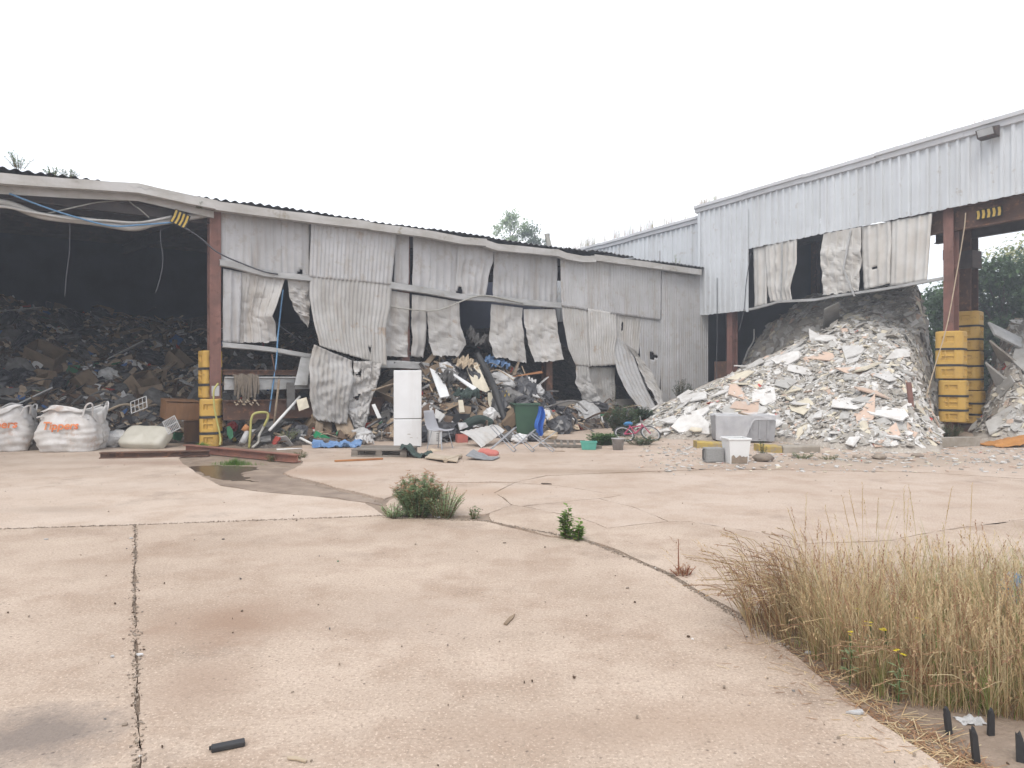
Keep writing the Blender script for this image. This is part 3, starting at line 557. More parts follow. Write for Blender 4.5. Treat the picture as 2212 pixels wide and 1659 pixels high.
mat('blue_tarp', (0.10, 0.19, 0.36), (0.15, 0.25, 0.42), 0.5, 6, rvar=.15); mat('blue_bag', (0.03, 0.10, 0.40), (0.05, 0.15, 0.48), 0.4, 5)
mat('green_bin', (0.045, 0.095, 0.06), (0.035, 0.075, 0.05), 0.5, 2.0, spots=[((0.2, 0.22, 0.18), 0.68, 4, .5)]); mat('green_cloth', (0.05, 0.07, 0.06), (0.035, 0.05, 0.045), 0.95, 5, rvar=.2)
mat('green_box', (0.02, 0.26, 0.11), (0.03, 0.21, 0.10), 0.5, 4); mat('teal', (0.10, 0.36, 0.28), (0.09, 0.29, 0.24), 0.5, 4); mat('red_plastic', (0.48, 0.05, 0.04), (0.40, 0.05, 0.04), 0.5, 4)
mat('salmon', (0.46, 0.15, 0.12), (0.38, 0.13, 0.11), 0.9, 4); mat('grey_carpet', (0.23, 0.235, 0.24), (0.18, 0.18, 0.185), 0.95, 12); mat('beige_carpet', (0.42, 0.35, 0.27), (0.34, 0.28, 0.21), 0.95, 9)
mat('chair_grey', (0.33, 0.33, 0.35), (0.29, 0.29, 0.31), 0.5, 3); mat('grey_plastic', (0.34, 0.34, 0.35), (0.27, 0.27, 0.28), 0.6, 3, spots=[((0.2, .18, .15), .62, 3, .5)])
mat('grey_bucket', (0.36, 0.35, 0.35), (0.27, 0.255, 0.24), 0.7, 3); mat('white_bucket', (0.66, 0.67, 0.67), (0.60, 0.60, 0.59), 0.5, 2.0)
mat('dirt_crust', (0.27, 0.22, 0.17), (0.20, 0.16, 0.125), 0.95, 14); mat('heater', (0.27, 0.27, 0.265), (0.22, 0.22, 0.215), 0.6, 40)
mat('plastic_film', (0.72, 0.72, 0.73), (0.60, 0.60, 0.62), 0.35, 4, alpha=0.38, bump=.3, bscale=9)
mat('kerb_yellow', (0.40, 0.29, 0.07), (0.28, 0.22, 0.12), 0.9, 5, spots=[((0.26, .22, .18), .54, 5, .9)], bump=.3); mat('kerb_grey', (0.32, 0.29, 0.25), (0.24, 0.21, 0.17), 0.9, 4, bump=.4)
mat('stone', (0.30, 0.25, 0.20), (0.22, 0.18, 0.15), 0.95, 6, bump=.5, rvar=.3); mat('orange_tarp', (0.42, 0.20, 0.06), (0.34, 0.15, 0.05), 0.7, 3)
# broken plasterboard and waste
mat('board_white', (0.62, 0.61, 0.59), (0.50, 0.48, 0.455), 0.9, 5, spots=[((0.40, .35, .30), .62, 4, .5)], rvar=.14)
mat('board_grey', (0.46, 0.45, 0.43), (0.38, 0.365, 0.34), 0.9, 5, spots=[((0.28, .25, .21), .60, 5, .5)], rvar=.2)
mat('board_pink', (0.52, 0.39, 0.31), (0.47, 0.36, 0.29), 0.9, 5, spots=[((0.52, .47, .42), .58, 4, .6)], rvar=.14)
mat('board_cream', (0.58, 0.53, 0.42), (0.50, 0.45, 0.36), 0.9, 5, rvar=.12)
mat('board_dust', (0.36, 0.335, 0.30), (0.27, 0.25, 0.22), 0.95, 5, rvar=.2)
mat('dust_heap', (0.40, 0.36, 0.31), (0.27, 0.235, 0.20), 0.97, 3.5, bump=.9, bscale=22, grit=((0.58, .55, .51), .7, 26))
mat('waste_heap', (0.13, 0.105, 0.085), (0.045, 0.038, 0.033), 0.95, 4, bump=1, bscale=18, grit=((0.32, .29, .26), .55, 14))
mat('waste_black', (0.025, 0.025, 0.03), (0.045, 0.043, 0.045), 0.35, 5, spec=.5); mat('waste_white', (0.52, 0.52, 0.52), (0.40, 0.39, 0.38), 0.7, 6, rvar=.25)
mat('waste_grey', (0.16, 0.155, 0.15), (0.095, 0.09, 0.085), 0.9, 6, rvar=.35); mat('waste_brown', (0.11, 0.072, 0.048), (0.065, 0.045, 0.032), 0.9, 6, rvar=.35)
mat('waste_red', (0.36, 0.06, 0.04), (0.26, 0.05, 0.04), 0.8, 6, rvar=.2); mat('waste_blue', (0.06, 0.13, 0.30), (0.05, 0.10, 0.22), 0.7, 6, rvar=.2); mat('waste_tan', (0.42, 0.34, 0.25), (0.32, 0.255, 0.18), 0.9, 6, rvar=.25)
mat('waste_green', (0.05, 0.18, 0.09), (0.04, 0.13, 0.07), 0.7, 6, rvar=.2); mat('waste_yellow', (0.50, 0.36, 0.05), None, 0.7, 6)
mat('foam', (0.48, 0.37, 0.24), (0.40, 0.29, 0.18), 0.95, 8)

# ------------------------------------------------------------------ column guards
def guard(parent_label, loc, rz, w, h, group, seed, straps=(0.28, 0.62)):
    t = thing('column_guard', parent_label, 'column guard', loc, rz, group)
    per = []; r = w * .24; hw = w / 2                       # rounded square outline with pockets marked
    for sdx in range(4):
        a0 = sdx * math.pi / 2; ux, uy = Vector((math.cos(a0), math.sin(a0))), Vector((-math.sin(a0), math.cos(a0)))
        e = .012; L = hw - r
        marks = [(-L, 0), (-.80 * L - e, 0), (-.80 * L, 1), (-.50 * L, 1), (-.50 * L + e, 0), (-.22 * L - e, 0), (-.22 * L, 2), (.80 * L, 2), (.80 * L + e, 0), (L, 0)]
        for q, f in marks: per.append((ux * hw + uy * q, ux, f))
        for k in range(1, 5): an = a0 + k * math.pi / 10; n = Vector((math.cos(an), math.sin(an))); per.append((ux * L + uy * L + n * r, n, 0))
    e = .012; zs = [(0, -.02, 0), (.02, 0, 0), (.08 * h - e, 0, 0), (.08 * h, 0, 1), (.19 * h, 0, 1), (.19 * h + e, 0, 0)]
    for lo, hi, fl in ((.38, .46, 1), (.50, .58, 1), (.78, .88, 1)): zs += [(lo * h - e, 0, 0), (lo * h, 0, fl), (hi * h, 0, fl), (hi * h + e, 0, 0)]
    for sp in straps: zs += [(sp * h - .035, 0, 0), (sp * h - .03, -.012, 0), (sp * h + .03, -.012, 0), (sp * h + .035, 0, 0)]
    zs += [(h - .03, 0, 0), (h - .008, -.012, 0), (h, -.04, 0)]; zs.sort()
    vs = []
    for z, off, fl in zs:
        for p, n, f in per:
            k = -.03 if (fl and f) else 0; q = p + n * (off + k); vs.append((q.x, q.y, z))
    m = len(per); fs = [(j * m + i, j * m + (i + 1) % m, (j + 1) * m + (i + 1) % m, (j + 1) * m + i) for j in range(len(zs) - 1) for i in range(m)]
    nb = len(vs); hole = [Vector((math.cos(2 * math.pi * i / m + math.pi * -.22), math.sin(2 * math.pi * i / m - math.pi * .22))) * .2 for i in range(m)]
    vs += [(p[0] * .42, p[1] * .42, h - .01) for p in [(q[0].x, q[0].y) for q in per]]
    j = len(zs) - 1; fs += [(j * m + i, j * m + (i + 1) % m, nb + (i + 1) % m, nb + i) for i in range(m)]
    MB().add(vs, fs).build('shell', 'yellow', t)
    for sp in straps:
        mb = MB(); vs = []
        for z in (sp * h - .027, sp * h + .027):
            for p, n, f in per: q = p + n * .004; vs.append((q.x, q.y, z + .008 * math.sin(seed + math.atan2(q.y, q.x))))
        mb.add(vs, [(i, (i + 1) % m, m + (i + 1) % m, m + i) for i in range(m)]).build('strap', 'strap', t, solid=.008)
    for a in (0, math.pi / 2):                                # seam between the two half shells
        pass
    return t
gg = 'yellow column guards'
c1 = FL.w(0.02, .16)
guard('dirty lower yellow plastic guard at foot of the red shed column', at(456, 0, c1.y - .15) * Vector((1, 1, 0)), .12, .44, 1.10, gg, 1)
guard('upper yellow plastic guard strapped behind the red shed column', FL.w(-.02, .36, 1.11), FL.t + .1, .46, 1.12, gg, 2)
c2 = FR.w(9.03, .3)
guard('lower yellow guard low on the column beside the plasterboard heap, weeds below', c2 + Vector((.05, -.02, .40)), R(-42), .64, 1.12, gg, 3)
guard('upper yellow guard on the column beside the plasterboard heap', c2 + Vector((.02, .03, 1.56)), R(-46), .66, 1.28, gg, 4)
c3 = FR.w(IS, ID)
guard('lowest yellow guard on the wide rusty crane column', c3 + Vector((.06, .0, .25)), R(-46), .74, .95, gg, 5)
guard('middle yellow guard on the wide rusty crane column', c3 + Vector((.03, .02, 1.22)), R(-44), .74, 1.15, gg, 6)
guard('topmost yellow guard on the wide rusty crane column', c3 + Vector((.0, .0, 2.39)), R(-47), .74, 1.15, gg, 7)

# hazard plates, floodlight
def hazard(label, o, fr, w, h, n, rot=(0, 0, 0)):
    t = thing('hazard_plate', label, 'hazard plate', o, fr.t, 'yellow and black hazard plates'); M = Euler(rot).to_matrix()
    mb = MB(); mb.box((0, 0, h / 2), (w, .012, h), None); mb.v = [tuple(M @ Vector(v)) for v in mb.v]; mb.build('plate', 'hazard_black', t)
    for i in range(n):
        x0 = -w / 2 + w * (i + .1) / n; mb = MB(); q = w / n * .5
        pts = [(x0, -.008, 0.02), (x0 + q, -.008, .02), (x0 + q * 1.3, -.008, h * .48), (x0 + q, -.008, h - .02), (x0, -.008, h - .02), (x0 + q * .3, -.008, h * .48)]
        mb.prism(pts, (0, -.003, 0)); mb.v = [tuple(M @ Vector(v)) for v in mb.v]; mb.build('stripe', 'hazard_yellow', t)
hazard('small yellow and black striped plate dangling from the sagging cables', FL.wp(383, 487, -.1), FL, .34, .33, 4, (0, R(22), 0))
hazard('yellow and black striped plate fixed on the rusty lintel beam', FR.wp(2137, 471, .18), FR, .62, .26, 5)
o = FR.wp(2138, 300, -.22); fl = thing('floodlight', 'dark floodlight under the eaves of the tall shed', 'floodlight', o, FR.t)
MB().prism([(-.22, .04, 0), (-.22, -.16, .02), (-.22, -.26, .22), (-.22, .04, .30)], (.44, 0, 0)).build('housing', 'dark_steel', fl, bevel=.015)
MB().prism([(-.18, -.166, .045), (-.18, -.256, .205), (.18, -.256, .205), (.18, -.166, .045)], (0, -.008, .004)).build('lens', 'glass_lamp', fl)
MB().box((0, .1, .24), (.1, .2, .04)).build('bracket', 'dark_steel', fl)

# ------------------------------------------------------------------ heaps
def heap_board(X, Y):
    """plasterboard heap spilling out from under the tall shed"""
    s, d = FR.loc((X, Y)); z = 0.0
    # main cone
    ps, pd = 5.9, 1.6; a = math.atan2(d - pd, s - ps); r = math.hypot(s - ps, d - pd)
    feet = [(-3.14, 6.0), (-2.65, 7.0), (-2.2, 7.9), (-1.75, 8.5), (-1.57, 8.5), (-1.45, 7.5), (-1.36, 6.8), (-1.26, 7.0), (-1.02, 8.2), (-.82, 8.0), (-.62, 7.4), (-.3, 6.4), (.2, 6.0), (.7, 5.5), (1.3, 6.5), (1.8, 12), (2.4, 12), (2.9, 7), (3.15, 6.0)]
    for (a0, r0), (a1, r1) in zip(feet[:-1], feet[1:]):
        if a0 <= a <= a1: Rf = r0 + (r1 - r0) * (a - a0) / (a1 - a0); break
    else: Rf = 6
    q = r / Rf
    if q < 1: z = 3.7 * (1 - q) ** 0.95 if q > .06 else 3.7 * (1 - .06) ** .95
    side = smooth(-.15, .9, (s - 8.98) * -.88 - d * .475); z *= side          # the heap falls away just short of the guarded columns
    if d > .2 and -1.6 < s < 10: z = max(z, min(4.7, 3.3 + (d - 1.4) * .5) * smooth(-1.6, 1.9, s) * side * smooth(.2, 2.2, d))
    # second heap, outside the open bay
    q2 = math.hypot((X - 15.0) / 4.2, (Y - 20.6) / 4.6)
    if q2 < 1: z = max(z, 3.3 * (1 - q2) ** .95 * smooth(-.3, .8, (X - 13.8) * .83 - (Y - 20.4) * .56))
    return z + (0.10 * fbm((X, Y, 3), 1.1, 4) if z > .06 else 0)
def clampf(v, a, b): return max(a, min(b, v))
def heap_waste(s, d):
    """mixed waste filling the long shed (shed coordinates)"""
    inner = clampf((d - 1.2) * .46, 0, 3.5) * (1 + .18 * fbm((s, d, 1), .35, 3))
    hf = 0.28 * smooth(.3, 1.2, s) * smooth(17, 14, s) + 1.55 * smooth(3.6, 5.4, s) * smooth(10.6, 8.6, s) + .35 * smooth(9.8, 11, s) * smooth(16.5, 13, s)
    L = 1.6 + .8 * smooth(3.4, 5, s) * smooth(11, 8, s)
    fr = hf * clampf(1 + (d - .2) / L, 0, 1)
    z = max(inner, fr)
    return z + (.12 * fbm((s, d, 9), 1.3, 4) if z > .05 else 0)
def surf(fn, u0, u1, v0, v1, n, m, name, mats, label, cat, frame=None):
    mb = MB()
    def f(u, v):
        a, b = u0 + (u1 - u0) * u, v0 + (v1 - v0) * v; z = fn(a, b); p = frame.w(a, b) if frame else Vector((a, b, 0)); return (p.x, p.y, z - .08 if z < .03 else z)
    mb.grid(f, n, m); o = mb.build(name, mats); tag(o, label, cat, kind='stuff'); return o
surf(heap_board, 2.4, 21, 13.6, 34, 130, 140, 'plasterboard_rubble', 'dust_heap', 'big dusty heap of broken plasterboard spilling from the tall shed', 'rubble heap')
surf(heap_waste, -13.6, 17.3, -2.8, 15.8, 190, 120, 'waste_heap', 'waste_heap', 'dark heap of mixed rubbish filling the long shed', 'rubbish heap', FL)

def shard_mesh(rng, name, mats, L=1.0, Wd=.7, th=.03, n=None):
    n = n or rng.choice([4, 5, 5, 6, 7]); an = sorted(rng.uniform(0, 6.283) for _ in range(n))
    while max((an[(i + 1) % n] - an[i]) % 6.283 for i in range(n)) > 2.6: an = sorted(rng.uniform(0, 6.283) for _ in range(n))
    P = [(L * .5 * math.cos(a) * rng.uniform(.75, 1.1), Wd * .5 * math.sin(a) * rng.uniform(.75, 1.1), 0) for a in an]
    return MB().prism(P, (0, 0, th)).mesh(name, mats)
def orient(nrm, rng, tilt): 
    n = Vector(nrm); n = (n + Vector((rng.gauss(0, tilt), rng.gauss(0, tilt), rng.gauss(0, tilt * .4)))).normalized()
    M = n.to_track_quat('Z', 'Y').to_matrix() @ Matrix.Rotation(rng.uniform(0, 6.283), 3, 'Z'); return M
def normal_at(fn, x, y, e=.12):
    return Vector((-(fn(x + e, y) - fn(x - e, y)) / (2 * e), -(fn(x, y + e) - fn(x, y - e)) / (2 * e), 1)).normalized()
rng = random.Random(11)
def visible(p):                                   # in the picture (with some margin), for choosing which pieces stay individual
    r = p - Vector((0, 0, EYE)); return r.y > 1 and abs(r.x / r.y) < .80
# individual broken boards
kinds = [('board_white', 'white'), ('board_grey', 'pale grey'), ('board_pink', 'pink'), ('board_cream', 'cream')]
protos = {k: [shard_mesh(rng, 'plasterboard_piece', k, 1, rng.uniform(.45, .85), .035) for _ in range(7)] for k, _ in kinds}
def place(me, name, label, cat, group, p, M, sc):
    o = bpy.data.objects.new(name, me); COL.objects.link(o); o.location = p; o.rotation_euler = M.to_euler(); o.scale = (sc, sc, 1.0 if sc > .35 else .6); return tag(o, label, cat, group)
def sample_board():
    while True:
        u = rng.random()
        if u < .80: x, y = rng.uniform(2.6, 11.6), rng.uniform(14.2, 21.5)
        else: x, y = rng.uniform(10.8, 16.5), rng.uniform(16.2, 22)
        z = heap_board(x, y)
        if z > .12: return x, y, z
cnt = 0
LM = [(G(1616, 957), 'behind the wrapped grey tank'), (FR.w(9.0, -.9), 'beside the yellow column guards'), (FR.w(1.4, -.8), 'below the corner column'), (FR.w(5.9, .2), 'near the crest of the heap'), (G(1735, 975), 'above the bare kerb block'), (G(1900, 975), 'at the front foot of the heap'), (G(1440, 945), 'at the heap edge by the corrugated wall'), (FR.w(4.2, -3.2), 'halfway up the slope of the heap'), (FR.w(7.6, -3.4), 'on the slope facing the dry grass'), (Vector((14.0, 18.5, 0)), 'outside the open bay past the guards'), (FR.w(3.0, -1.6), 'on the slope under the deep blue-grey panel')]
def near(x, y, lm): return min(lm, key=lambda q: (q[0].x - x) ** 2 + (q[0].y - y) ** 2)[1]
while cnt < 290:
    x, y, z = sample_board(); s, d = FR.loc((x, y))
    if d > .5 and x < 11: continue
    k = rng.choices(range(4), (46, 27, 11, 16))[0]
    if d > -2 and z > 2.4: k = rng.choices(range(4), (20, 60, 6, 14))[0]
    sz = rng.choices(('large', 'small'), (34, 66))[0]; sc = rng.uniform(.5, 1.1) if sz == 'large' else rng.uniform(.2, .45)
    n = normal_at(heap_board, x, y); M = orient(n, rng, .16 if sz == 'large' else .3)
    place(rng.choice(protos[kinds[k][0]]), 'plasterboard_piece', '%s %s plasterboard piece %s' % ('large broken' if sz == 'large' else ('small broken' if sc > .3 else 'tiny broken'), kinds[k][1], near(x, y, LM)), 'plasterboard', 'broken plasterboard on the heap', Vector((x, y, z + .01 + sc * .05)), M, sc); cnt += 1
# the countless small fragments
mb = MB(); fm = ['board_white', 'board_grey', 'board_pink', 'board_cream', 'board_dust', 'red_plastic']
def scatter(fn, n, sampler, wts, smin, smax, tilt, rg, mbx, lift=.01, aspect=(.3, .9), thick=(.008, .02)):
    for _ in range(n):
        x, y, z = sampler(rg); nn = normal_at(fn, x, y); M = orient(nn, rg, tilt); L = rg.uniform(smin, smax) * rg.uniform(.5, 1); Wd = L * rg.uniform(*aspect); t = rg.uniform(*thick); k = rg.choices(range(len(wts)), wts)[0]
        P = [M @ Vector((a * L * rg.uniform(.35, .6), b * Wd * rg.uniform(.35, .6), 0)) + Vector((x, y, z + lift)) for a, b in ((-1, -1), (1, -1), (1.15, .2), (1, 1), (-1, 1))[: rg.choice((5, 5, 5, 4))]]
        mbx.prism(P, M @ Vector((0, 0, t)), k)
def sb(rg): return sample_board()
rng = random.Random(5)
def sin_(rg):
    while True:
        p = FR.w(rg.uniform(.5, 9.4), rg.uniform(0, 6)); z = heap_board(p.x, p.y)
        if z > .3: return p.x, p.y, z
scatter(heap_board, 4200, sin_, (8, 30, 2, 10, 50, .3), .1, .6, .3, rng, mb, .015)
scatter(heap_board, 11500, sb, (26, 28, 5, 12, 40, .3), .04, .30, .42, rng, mb, .012)
for _ in range(900):                                    # rounded lumps of plaster and brick among the flat scraps
    x, y, z = sample_board(); q = rng.uniform(.02, .085); o_ = len(mb.v); c = Vector((x, y, z + q * .3)); k = rng.choices(range(5), (15, 30, 6, 9, 40))[0]
    vs = [c + Vector(v) * q * rng.uniform(.7, 1.35) for v in ((1, 0, .1), (.2, .9, -.2), (-.9, .4, .1), (-.6, -.8, -.1), (.5, -.8, .2), (.1, .1, .8), (-.2, .1, -.7))]
    mb.add(vs, [(0, 1, 5), (1, 2, 5), (2, 3, 5), (3, 4, 5), (4, 0, 5), (1, 0, 6), (2, 1, 6), (3, 2, 6), (4, 3, 6), (0, 4, 6)], k)
tag(mb.build('plasterboard_fragments', fm), 'countless small plasterboard fragments covering the rubble heap', 'fragments', kind='stuff')
# stray fragments at the foot of the heap and along the yard edge
mb = MB(); rg = random.Random(9)
def flat(x, y): return 0.0
def sfoot(rg):
    while True:
        x, y = G(rg.uniform(1380, 2212), rg.triangular(948, 1030, 968)).xy
        if heap_board(x, y) < .1: return x, y, 0.0
scatter(flat, 900, sfoot, (40, 30, 10, 10, 20, 1), .02, .13, .12, rg, mb, .006)
def sline(rg):
    q = FL.w(rg.uniform(.3, 16), -abs(rg.gauss(0, 1.3)) - .2); return q.x, q.y, max(0, heap_waste(*FL.loc(q)))
def hw2(x, y): return heap_waste(*FL.loc((x, y)))
tag(mb.build('loose_fragments', fm), 'small loose plasterboard chips strewn on the concrete before the heap', 'fragments', kind='stuff')

# ------------------------------------------------------------------ mixed waste pieces
wm = ['waste_black', 'waste_white', 'waste_grey', 'waste_brown', 'waste_red', 'waste_blue', 'waste_tan', 'waste_green', 'card', 'plank']
mb = MB(); rg = random.Random(21)
def swaste(rg):
    while True:
        if rg.random() < .5: s, d = rg.uniform(-8, 1), rg.uniform(1.0, 9.5)
        elif rg.random() < .72: s, d = (rg.uniform(.2, 16) if rg.random() < .4 else rg.uniform(3.8, 10.2)), .2 - abs(rg.gauss(0, 1.35))
        else: s, d = rg.uniform(0, 12), rg.uniform(0, 8)
        z = heap_waste(s, d)
        if z > .05: q = FL.w(s, d); return q.x, q.y, z
scatter(hw2, 8200, swaste, (20, 7, 24, 24, 1.6, 1.0, 9, .8, 8, 9), .05, .50, .5, rg, mb, .03, (.15, .9), (.008, .05))
for _ in range(170):                                    # tangled wires, laths and hoses
    x, y, z = swaste(rg); p = Vector((x, y, z + .02)); a = rg.uniform(0, 6.28); L = rg.uniform(.3, 1.3); d_ = Vector((math.cos(a), math.sin(a), rg.uniform(-.2, .5))) * L
    mb.tube(spline([p, p + d_ * .5 + Vector((rg.gauss(0, .12), rg.gauss(0, .12), rg.uniform(.02, .22))), p + d_ + Vector((0, 0, -.08))], 4), rg.choice((.008, .012, .02, .03)), 5, rg.choice((0, 0, 2, 3, 9, 6, 2)))
tag(mb.build('waste_fragments', wm), 'countless scraps of wood, plastic and paper over the rubbish heap', 'rubbish', kind='stuff')
bagm = {k: [blob(.30, .26, .17, i * 3 + j, .30, 2.4).mesh('rubbish_bag', k, False) for i in range(3)] for j, k in enumerate(('waste_black', 'waste_white', 'waste_grey', 'waste_blue'))}
bagn = {'waste_black': 'crumpled black rubbish bag', 'waste_white': 'crumpled white plastic bag', 'waste_grey': 'limp grey sack', 'waste_blue': 'crumpled blue plastic bag'}
boardm = {k: [MB().box((0, 0, .0), (1, rg.uniform(.10, .2), .03)).mesh('board', k) for _ in range(3)] for k in ('plank', 'waste_white', 'waste_grey')}
boardn = {'plank': 'broken timber plank', 'waste_white': 'dirty white board', 'waste_grey': 'dirty grey board'}
cardm = [shard_mesh(rg, 'cardboard_piece', 'card', 1, .8, .012, 5) for _ in range(4)]
boxm = []
for i in range(3):
    q = MB(); w, d_, h = 1, rg.uniform(.6, .9), rg.uniform(.5, .8)
    for c, sz in (((0, 0, .01), (w, d_, .02)), ((-w / 2, 0, h / 2), (.02, d_, h)), ((w / 2, 0, h / 2), (.02, d_, h)), ((0, -d_ / 2, h / 2), (w, .02, h)), ((0, d_ / 2, h / 2), (w, .02, h))): q.box(c, sz)
    q.box((0, -d_ * .68, h - .1), (w, d_ * .4, .015), (R(35), 0, 0)); boxm.append(q.mesh('cardboard_box', 'card'))
WL = [(FL.w(-5, 2.5), 'behind the bulk bags'), (FL.w(-1.6, 2.2), 'behind the brown cabinet in the open bay'), (FL.w(-5, 6), 'high up at the back of the open bay'), (FL.w(-1.5, 6), 'deep in the open bay behind the red column'), (FL.w(1.2, -.4), 'below the rusty crash beam by the column guard'), (FL.w(2.8, -.6), 'under the crumpled hanging sheets'), (FL.w(4.6, -.6), 'behind the fridge'), (FL.w(5.9, -1.2), 'above the grey plastic chair'), (FL.w(7.0, -.6), 'beside the black drainpipe'), (FL.w(8.3, -.5), 'behind the green bin'), (FL.w(9.8, -.5), 'at the foot of the brown column'), (FL.w(12, -.5), 'under the rolled sheet beside the brown column'), (FL.w(14.5, -.5), 'at the foot of the corrugated wall'), (FL.w(4, 4), 'inside the shed behind the long bowed sheets'), (FL.w(8.5, 4), 'inside the shed behind the middle sheets'), (FL.w(6.3, -2.2), 'in front of the black crate')]
for i in range(270):
    x, y, z = swaste(rg); s, d = FL.loc((x, y)); wh = near(x, y, WL); n = normal_at(hw2, x, y)
    M = orient(n, rg, .45); r = rg.random(); gp = 'rubbish on the waste heap'
    if r < .42:
        k = rg.choices(list(bagm), (50, 13, 37, 0))[0]; place(rg.choice(bagm[k]), 'rubbish_bag', ('' , 'big ')[rg.random() < .4] + bagn[k] + ' ' + wh, 'rubbish bag', gp, Vector((x, y, z - .03)), M, rg.uniform(.6, 1.5)).scale.z = rg.uniform(.6, 1.3)
    elif r < .74:
        k = rg.choices(list(boardm), (50, 20, 30) if d > .5 else (34, 40, 26))[0]; o = place(rg.choice(boardm[k]), 'board', boardn[k] + ' ' + wh, 'board', gp, Vector((x, y, z + .08)), orient(n, rg, .6), 1); o.scale = (rg.uniform(.5, 1.7), rg.uniform(.6, 2.6 if d < .5 else 1.8), 1)
    elif r < .92: place(rg.choice(cardm), 'cardboard_piece', 'torn flat piece of brown cardboard ' + wh, 'cardboard', gp, Vector((x, y, z + .06)), M, rg.uniform(.4, 1.1))
    else: place(rg.choice(boxm), 'cardboard_box', 'tipped open cardboard box ' + wh, 'box', gp, Vector((x, y, z - .02)), M, rg.uniform(.4, .95)).scale.z = .6

# ------------------------------------------------------------------ bulk bags
def bulk_bag(label, o, rz, w, h, seed, txt=True):
    t = thing('bulk_bag', label, 'bulk bag', o, rz, 'white bulk bags at the open bay'); nu, nv = 72, 26; hw = w / 2
    def outline(a):
        c, s_ = math.cos(a), math.sin(a); k = (abs(c) ** 5 + abs(s_) ** 5) ** (-1 / 5); return Vector((c * k, s_ * k))
    def fn(u, v):
        a = u * 2 * math.pi; d = outline(a); z = v * h
        b = .93 + .12 * math.sin(math.pi * min(1, v * 1.25)) - .05 * smooth(.8, 1, v)
        wr = .018 * math.sin(z * 46 + 3 * nz1((a * 1.2, z * 3, seed), 1)) * smooth(0, .15, v) * smooth(.8, .55, v) + .09 * fbm((d.x * 1.5, d.y * 1.5, z * 2.5 + seed), 1.3, 3)
        zz = z + .13 * nz1((d.x * 1.3, d.y * 1.3, seed), 1) * v
        if v > .9: zz += .07 * math.sin(a * 3 + seed) * (v - .9) * 10
        return (d.x * hw * (b + wr), d.y * hw * (b + wr), zz)
    MB().grid(fn, nu, nv).build('body', 'bag_white', t, True, solid=.006)
    MB().grid(lambda u, v: ((u - .5) * w * .86, (v - .5) * w * .86, h * .80 + .07 * fbm((u * 3, v * 3, seed), 1, 3)), 12, 12).build('filling', 'waste_grey', t)
    # folded-over rim, one flap for each side
    for k in range(4):
        a0 = k * math.pi / 2 - .7; rg = random.Random(seed * 5 + k); dr = rg.uniform(.16, .36) if k != 3 else .13
        def fl(u, v):
            a = a0 + u * 1.4; d = outline(a); top = Vector(fn((a / (2 * math.pi)) % 1, 1.0)); drop = dr * (math.sin(u * math.pi) ** .6) * (1 + .4 * nz1((u * 4, seed, k), 1))
            if v < .35: q = v / .35; return (top.x * (1 + .05 * q), top.y * (1 + .05 * q), top.z + .035 * math.sin(q * math.pi / 2) + .015)
            q = (v - .35) / .65; rr = 1.06 + .06 * math.sin(q * 2) + .05 * nz1((u * 5, q * 3, seed + k), 1)
            return (top.x * rr, top.y * rr, top.z + .05 - drop * q)
        if k != 2 or seed % 2: MB().grid(fl, 18, 8).build('rim_flap', 'bag_white', t, True, solid=.005)
    for k in range(4):
        a = math.pi / 4 + k * math.pi / 2; d = outline(a) * hw * .92; rg = random.Random(seed * 3 + k); out = d.normalized(); tn = Vector((-out.y, out.x)); dz = rg.choice((.14, .05, -.12))
        P = spline([Vector((d.x, d.y, h - .1)) - tn.to_3d() * .1, Vector((d.x * 1.1, d.y * 1.1, h + dz)) - tn.to_3d() * .05, Vector((d.x * 1.12, d.y * 1.12, h + dz + .02)) + tn.to_3d() * .06, Vector((d.x, d.y, h - .1)) + tn.to_3d() * .1], 5)
        MB().tube(P, .018, 5).build('lifting_loop', 'waste_yellow' if k == 1 else 'bag_white', t)
    if txt:
        cu = bpy.data.curves.new('lettering', 'FONT'); cu.body = 'Tippers'; cu.size = w * .20; cu.align_x = 'CENTER'; cu.shear = .12; cu.offset = .006
        tmp = bpy.data.objects.new('tmp', cu); COL.objects.link(tmp); dg = bpy.context.evaluated_depsgraph_get(); me = bpy.data.meshes.new_from_object(tmp.evaluated_get(dg)); bpy.data.objects.remove(tmp)
        bm = bmesh.new(); bm.from_mesh(me); bmesh.ops.triangulate(bm, faces=bm.faces)
        for _ in range(2): bmesh.ops.subdivide_edges(bm, edges=[e for e in bm.edges if e.calc_length() > .03], cuts=1)
        bm.to_mesh(me); bm.free(); me.name = 'lettering'
        for v in me.vertices:                        # lay the letters on the bag's front (-y) face
            x, z = v.co.x - .02, v.co.y + h * .58; xa, za = x, z
            for _it in range(4):
                p = Vector(fn((math.atan2(-hw, xa) / (2 * math.pi)) % 1, za / h)); xa += x - p.x; za += z - p.z
            v.co = (x, p.y - .045, z)
        me.materials.clear(); me.materials.append(MATS['bag_print']); q = bpy.data.objects.new('lettering', me); COL.objects.link(q); q.parent = t
    return t
bulk_bag('sagging white bulk bag with orange lettering, rim folded, at bay edge beside another', at(10, 0, G(0, 977).y + .5) * Vector((1, 1, 0)), R(26), 1.12, .90, 3)
bulk_bag('white bulk bag with orange lettering and yellow lifting loop next to the cream cushion', at(160, 0, G(0, 977).y + .5) * Vector((1, 1, 0)), R(10), 1.12, .86, 6)
# limp sacks left of the cushion
one(blob(.28, .22, .2, 31, .3, 2), 'sack', 'limp pale sack squeezed between bulk bag and cream cushion', 'sack', 'waste_white', G(236, 968) + Vector((0, .25, -.02)))

